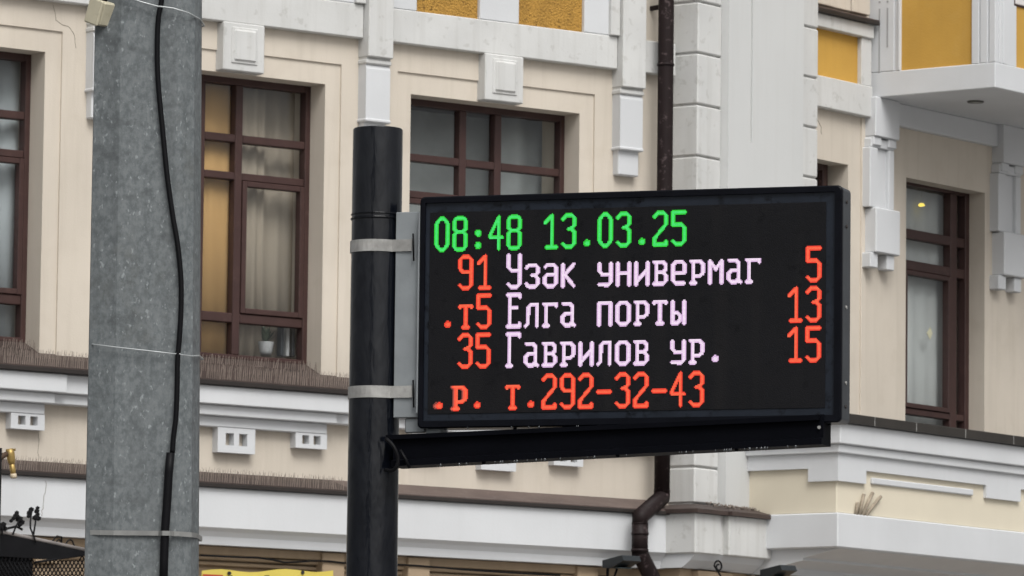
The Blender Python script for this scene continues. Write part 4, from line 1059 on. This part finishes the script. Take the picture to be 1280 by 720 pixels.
# LED text: every lit diode is a small disc of its own mesh element
T = 4.6
G = {
 '0': [[(.5, 2.7), (2.2, .5), (3.8, .5), (5.5, 2.7), (5.5, 11.3), (3.8, 13.5), (2.2, 13.5), (.5, 11.3), (.5, 2.7)]],
 '1': [[(.6, 3.4), (3.0, 1.0)], [(3.6, .5), (3.6, 13.5)], [(1.2, 13.5), (5.6, 13.5)]],
 '2': [[(.5, 2.0), (1.8, .5), (4.3, .5), (5.5, 1.7), (5.5, 5.2), (.5, 11.0), (.5, 13.5), (5.5, 13.5), (5.5, 12.4)]],
 '3': [[(.5, 2.0), (1.8, .5), (4.3, .5), (5.5, 1.7), (5.5, 4.6), (4.2, 6.0), (3, 6.1)], [(4.2, 6.2), (5.5, 7.5), (5.5, 12.2), (4.2, 13.5), (1.8, 13.5), (.5, 12.2)]],
 '4': [[(4.2, 13.5), (4.2, .5)], [(3.7, 1.2), (.5, 7.6), (.5, 8.9), (5.6, 8.9)]],
 '5': [[(5.5, .5), (.5, .5), (.5, 5.5), (4.2, 5.5), (5.5, 6.8), (5.5, 12.2), (4.2, 13.5), (1.8, 13.5), (.5, 12.2)]],
 '8': [[(1.6, .5), (4.4, .5), (5.5, 1.6), (5.5, 5.0), (4.4, 6.2), (1.6, 6.2), (.5, 5.0), (.5, 1.6), (1.6, .5)], [(1.6, 6.2), (.5, 7.4), (.5, 12.3), (1.6, 13.5), (4.4, 13.5), (5.5, 12.3), (5.5, 7.4), (4.4, 6.2)]],
 '9': [[(5.5, 6.8), (1.7, 6.8), (.5, 5.4), (.5, 1.8), (1.7, .5), (4.3, .5), (5.5, 1.8), (5.5, 12.2), (4.2, 13.5), (1.8, 13.5), (.5, 12.3)]],
 '-': [[(.5, 7.5), (5.7, 7.5)]],
 'У': [[(.5, .5), (.5, 5.2), (1.8, 6.6), (5.5, 6.6)], [(5.5, .5), (5.5, 12.2), (4.2, 13.5), (1.8, 13.5), (.5, 12.2)]],
 'у': [[(.5, T), (.5, 7.8), (1.8, 9.2), (5.5, 9.2)], [(5.5, T), (5.5, 12.3), (4.3, 13.5), (.5, 13.4)]],
 'з': [[(.5, 5.6), (1.6, T), (4.4, T), (5.5, 5.8), (5.5, 7.6), (4.3, 8.9), (3, 8.9)], [(4.3, 8.9), (5.5, 10.2), (5.5, 12.3), (4.3, 13.5), (1.6, 13.5), (.5, 12.4)]],
 'ә': [[(.7, 5.5), (1.7, T), (4.3, T), (5.5, 5.9), (5.5, 12.2), (4.3, 13.5), (1.8, 13.5), (.5, 12.2), (.5, 9.8), (1.6, 8.7), (5.5, 8.7)]],
 'к': [[(.5, T), (.5, 13.5)], [(5.2, T), (1.4, 8.9), (5.2, 13.5)]],
 'н': [[(.5, T), (.5, 13.5)], [(5.5, T), (5.5, 13.5)], [(.5, 8.8), (5.5, 8.8)]],
 'и': [[(.5, T), (.5, 13.5)], [(5.5, T), (5.5, 13.5)], [(.8, 12.6), (5.2, 7.4)]],
 'в': [[(1.3, T), (1.3, 13.5)], [(.4, T), (4.2, T), (5.4, 5.8), (5.4, 7.6), (4.2, 8.9), (1.3, 8.9)], [(4.2, 8.9), (5.5, 10.2), (5.5, 12.3), (4.2, 13.5), (.4, 13.5)]],
 'е': [[(.5, 9.3), (5.5, 9.3), (5.5, 5.9), (4.3, T), (1.8, T), (.5, 5.9), (.5, 12.2), (1.8, 13.5), (5.4, 13.5)]],
 'р': [[(1.3, T), (1.3, 13.5)], [(.4, T), (4.2, T), (5.5, 5.9), (5.5, 9.4), (4.2, 10.6), (1.3, 10.6)], [(.4, 13.5), (2.4, 13.5)]],
 'м': [[(.5, T), (.5, 13.5)], [(5.5, T), (5.5, 13.5)], [(.8, 5.2), (3, 8.0), (5.2, 5.2)]],
 'а': [[(.8, T), (3.6, T), (4.9, 5.9), (4.9, 13.2)], [(4.9, 8.6), (1.8, 8.6), (.5, 9.9), (.5, 12.2), (1.8, 13.5), (3.5, 13.5), (4.9, 12.3)], [(5.0, 13.4), (5.7, 13.5)]],
 'г': [[(1.4, T), (1.4, 13.5)], [(.4, T), (5.6, T), (5.6, 5.5)], [(.4, 13.5), (2.4, 13.5)]],
 'л': [[(.4, 13.5), (1.4, 12.3), (1.5, 5.9), (2.7, T), (5.4, T), (5.4, 13.5)]],
 'п': [[(.5, 13.5), (.5, T), (5.5, T), (5.5, 13.5)]],
 'о': [[(.5, 6.0), (1.8, T), (4.2, T), (5.5, 6.0), (5.5, 12.1), (4.2, 13.5), (1.8, 13.5), (.5, 12.1), (.5, 6.0)]],
 'т': [[(.5, 5.4), (.5, T), (5.5, T), (5.5, 5.4)], [(3, T), (3, 13.5)], [(2, 13.5), (4, 13.5)]],
 'ы': [[(.5, T), (.5, 13.5), (2.6, 13.5), (3.6, 12.4), (3.6, 10.4), (2.6, 9.3), (.5, 9.3)], [(5.5, T), (5.5, 13.5)]],
 'Е': [[(1.4, .5), (1.4, 13.5)], [(.4, .5), (5.6, .5), (5.6, 1.5)], [(1.3, 5.9), (4.4, 5.9)], [(.4, 13.5), (5.6, 13.5), (5.6, 12.4)]],
 'Г': [[(1.4, .5), (1.4, 13.5)], [(.4, .5), (5.6, .5), (5.6, 1.5)], [(.4, 13.5), (2.4, 13.5)]],
}
DOTS = {'.': [(3.1, 12.2)], ':': [(3.1, 6.9), (3.1, 12.0)]}
def seg_dist(px, py, a, b):
    dx, dy = b[0] - a[0], b[1] - a[1]; L2 = dx * dx + dy * dy
    t = 0 if L2 == 0 else max(0, min(1, ((px - a[0]) * dx + (py - a[1]) * dy) / L2))
    return math.hypot(px - a[0] - dx * t, py - a[1] - dy * t)
LU, LZ = .00735, .0075
def lit_cells(ch):
    out = []
    cd_ = lambda x, y: min(math.hypot(x - cx, y - cy) * .52 for cx, cy in DOTS[ch]) if ch in DOTS else min(seg_dist(x, y, a, b) for st in G[ch] for a, b in zip(st, st[1:]))
    for y in [k * .5 - .25 for k in range(31)]:
        for x in [k * .5 - .25 for k in range(16)]:
            q = cd_(x, y)
            if q < .80: out.append((x, y, 0 if q < .50 else 1))
    return out
def led_text(name, items, ztop_, material, label, dz=-.0022):
    """items: (char, u of its left edge)"""
    o = bpy.data.objects.new(name, None); COL.objects.link(o); o.empty_display_size = .05
    o.parent = dis; o.location = S.w(items[0][1], 0, ztop_) - dis.location; o['label'] = label
    ru, rz = LU * .238, LZ * .238
    for ch, u in items:
        if ch == ' ': continue
        bm = NB()
        for x, y, mi in lit_cells(ch):
            cu, cz = u + (x + .5) * LU, ztop_ - (y + .5) * LZ
            f = bm.faces.new([bm.verts.new(S.w(cu + ru * c_, dz, cz + rz * s_)) for c_, s_ in OCT]); f.material_index = mi
        obj('character', bm, material[0], o).data.materials.append(material[1])
    return o
OCT = [(1, .55), (.55, 1), (-.55, 1), (-1, .55), (-1, -.55), (-.55, -1), (.55, -1), (1, -.55)]
E_G = (emit('led_green_core', (.045, .95, .17), .72), emit('led_green_bleed', (.006, .72, .02), .72))  # second tone: glow bleeding off the strokes, put into the outer cells' colour
E_R = (emit('led_red_core', (1.0, .115, .040), .84), emit('led_red_bleed', (.95, .035, .006), .80))
E_W = (emit('led_white_core', (1.0, .80, 1.0), .78), emit('led_white_bleed', (.80, .54, .84), .76))
E_D = (emit('led_red_dim_core', (.85, .14, .08), .7), emit('led_red_dim_bleed', (.40, .05, .03), .5))
CW = .0588
line = lambda t, u: [(ch, u + i * CW) for i, ch in enumerate(t)]
led_text('text_line', line('08:48 13.03.25', .0450), 3.6355, E_G, 'green dot text reading 08:48 13.03.25')
ROW = [3.5148, 3.3932, 3.2716, 3.1415]
led_text('route_number', line('91', .1240), ROW[0], E_R, 'red dot number 91')
led_text('text_line', line('Узәк универмаг', .2815), ROW[0], E_W, 'pinkish white dot text reading Узәк универмаг')
led_text('minutes', line('5', 1.2365), ROW[0], E_R, 'red dot number 5')
led_text('route_number', line('.т5', .0670), ROW[1], E_R, 'red dot text reading .т5')
led_text('text_line', line('Елга порты', .2815), ROW[1], E_W, 'pinkish white dot text reading Елга порты')
led_text('minutes', line('13', 1.2365 - CW), ROW[1], E_R, 'red dot number 13')
led_text('route_number', line('35', .1250), ROW[2], E_R, 'red dot number 35')
led_text('text_line', line('Гаврилов ур.', .2815), ROW[2], E_W, 'pinkish white dot text reading Гаврилов ур.')
led_text('minutes', line('15', 1.2365 - CW), ROW[2], E_R, 'red dot number 15')
led_text('text_line', [('.', .0435), ('р', .1105), ('.', .1665)] + line('т.292-32-43', .2815), ROW[3], E_R, 'red dot text reading р. т.292-32-43')
led_text('text_ghost', [('.', .0335), ('р', .1040)], ROW[3], E_D, 'dim red trailing dots of the scrolling line', -.0027)

# galvanised bracket plate with straps round the post
bu0, bu1 = S.s(502, 300, -.02), S.s(520.5, 300, -.02)
brk = thing('mounting_bracket', S.w((bu0 + bu1) / 2, -.03, 3.0), 'galvanised steel bracket strapped between black post and display', 'bracket')
bz0, bz1 = S.z(506, 522, -.02), S.z(506, 265, -.02)
bx('plate', S, bu0 - .02, UL - .001, -.045, -.02, bz0, bz1, BRKT, brk, .002)
bx('flange', S, UL - .008, UL - .0015, -.0195, .0, bz0 + .01, bz1 - .005, BRKT, brk, .002)
bx('lower_tab', S, S.s(506, 530, -.03), UL + .012, -.05, -.03, S.z(510, 541, -.03), bz0 - .001, BRKT, brk, .003)
for y_ in (302, 486):
    zc = S.z(472, y_, .1)
    P = []
    r_ = rp * 1.012 + .003
    a_end = 0
    for k in range(29):
        a = R(-20 + (220 + 100) * k / 28)  # around the post, open towards the display
        dirv = -S.a * math.cos(a) + S.n * math.sin(a)
    pts_ = []
    for k in range(31):
        a = R(10 + 340 * k / 30)
        # angle measured from the display direction
        v = S.a * math.cos(a) + S.n * math.sin(a)
        pts_.append(Vector((pb.x, pb.y, zc)) + v * r_)
    start = S.w(S.s(515, y_, -.012), -.012, zc); pts_ = [start] + pts_[2:]
    pts_.append(S.w(S.s(514, y_, -.05), -.05, zc))
    bm = NB(); lo = [bm.verts.new(p - Vector((0, 0, .0185))) for p in pts_]; hi = [bm.verts.new(p + Vector((0, 0, .0185))) for p in pts_]
    for i in range(len(pts_) - 1):
        bm.faces.new((lo[i], lo[i + 1], hi[i + 1], hi[i]))
    st_ = obj('strap', bm, BAND, brk); st_.modifiers.new('t', 'SOLIDIFY').thickness = .003
    bm = NB(); q = S.w(S.s(516.5, y_, -.01), -.008, zc)
    tube(bm, [q + Vector((0, 0, .035)), q + Vector((.002, -.004, .0)), q + Vector((.003, 0, -.05))], .0028, 6); obj('cable_tie', bm, CABLE, brk)

# ------------------------------------------------------------------ rain drops hanging from the arm and the display
DROP = mat('water_drop', (.05, .055, .06), .05, .1, 5, 0, spec=.9)
bm = NB()
for i in range(34):
    u = random.random(); s_ = aL + (aR - aL) * u; z_ = azb + (azbR - azb) * u; r_ = random.uniform(.0022, .0045)
    bmesh.ops.create_icosphere(bm, subdivisions=1, radius=r_, matrix=Matrix.Translation(S.w(s_, arm_d1 - .002, z_ - r_ * .5)) @ Matrix.Diagonal((1, 1, 1.3, 1)))
for i in range(16):
    s_ = random.uniform(UL + .03, UR - .03); r_ = random.uniform(.002, .0035)
    bmesh.ops.create_icosphere(bm, subdivisions=1, radius=r_, matrix=Matrix.Translation(S.w(s_, .001, ZB - r_ * .6)) @ Matrix.Diagonal((1, 1, 1.3, 1)))
o = obj('rain_drops', bm, DROP, None, True); tag(o, 'rain drops hanging from the black arm and display', 'rain drops', kind='stuff')
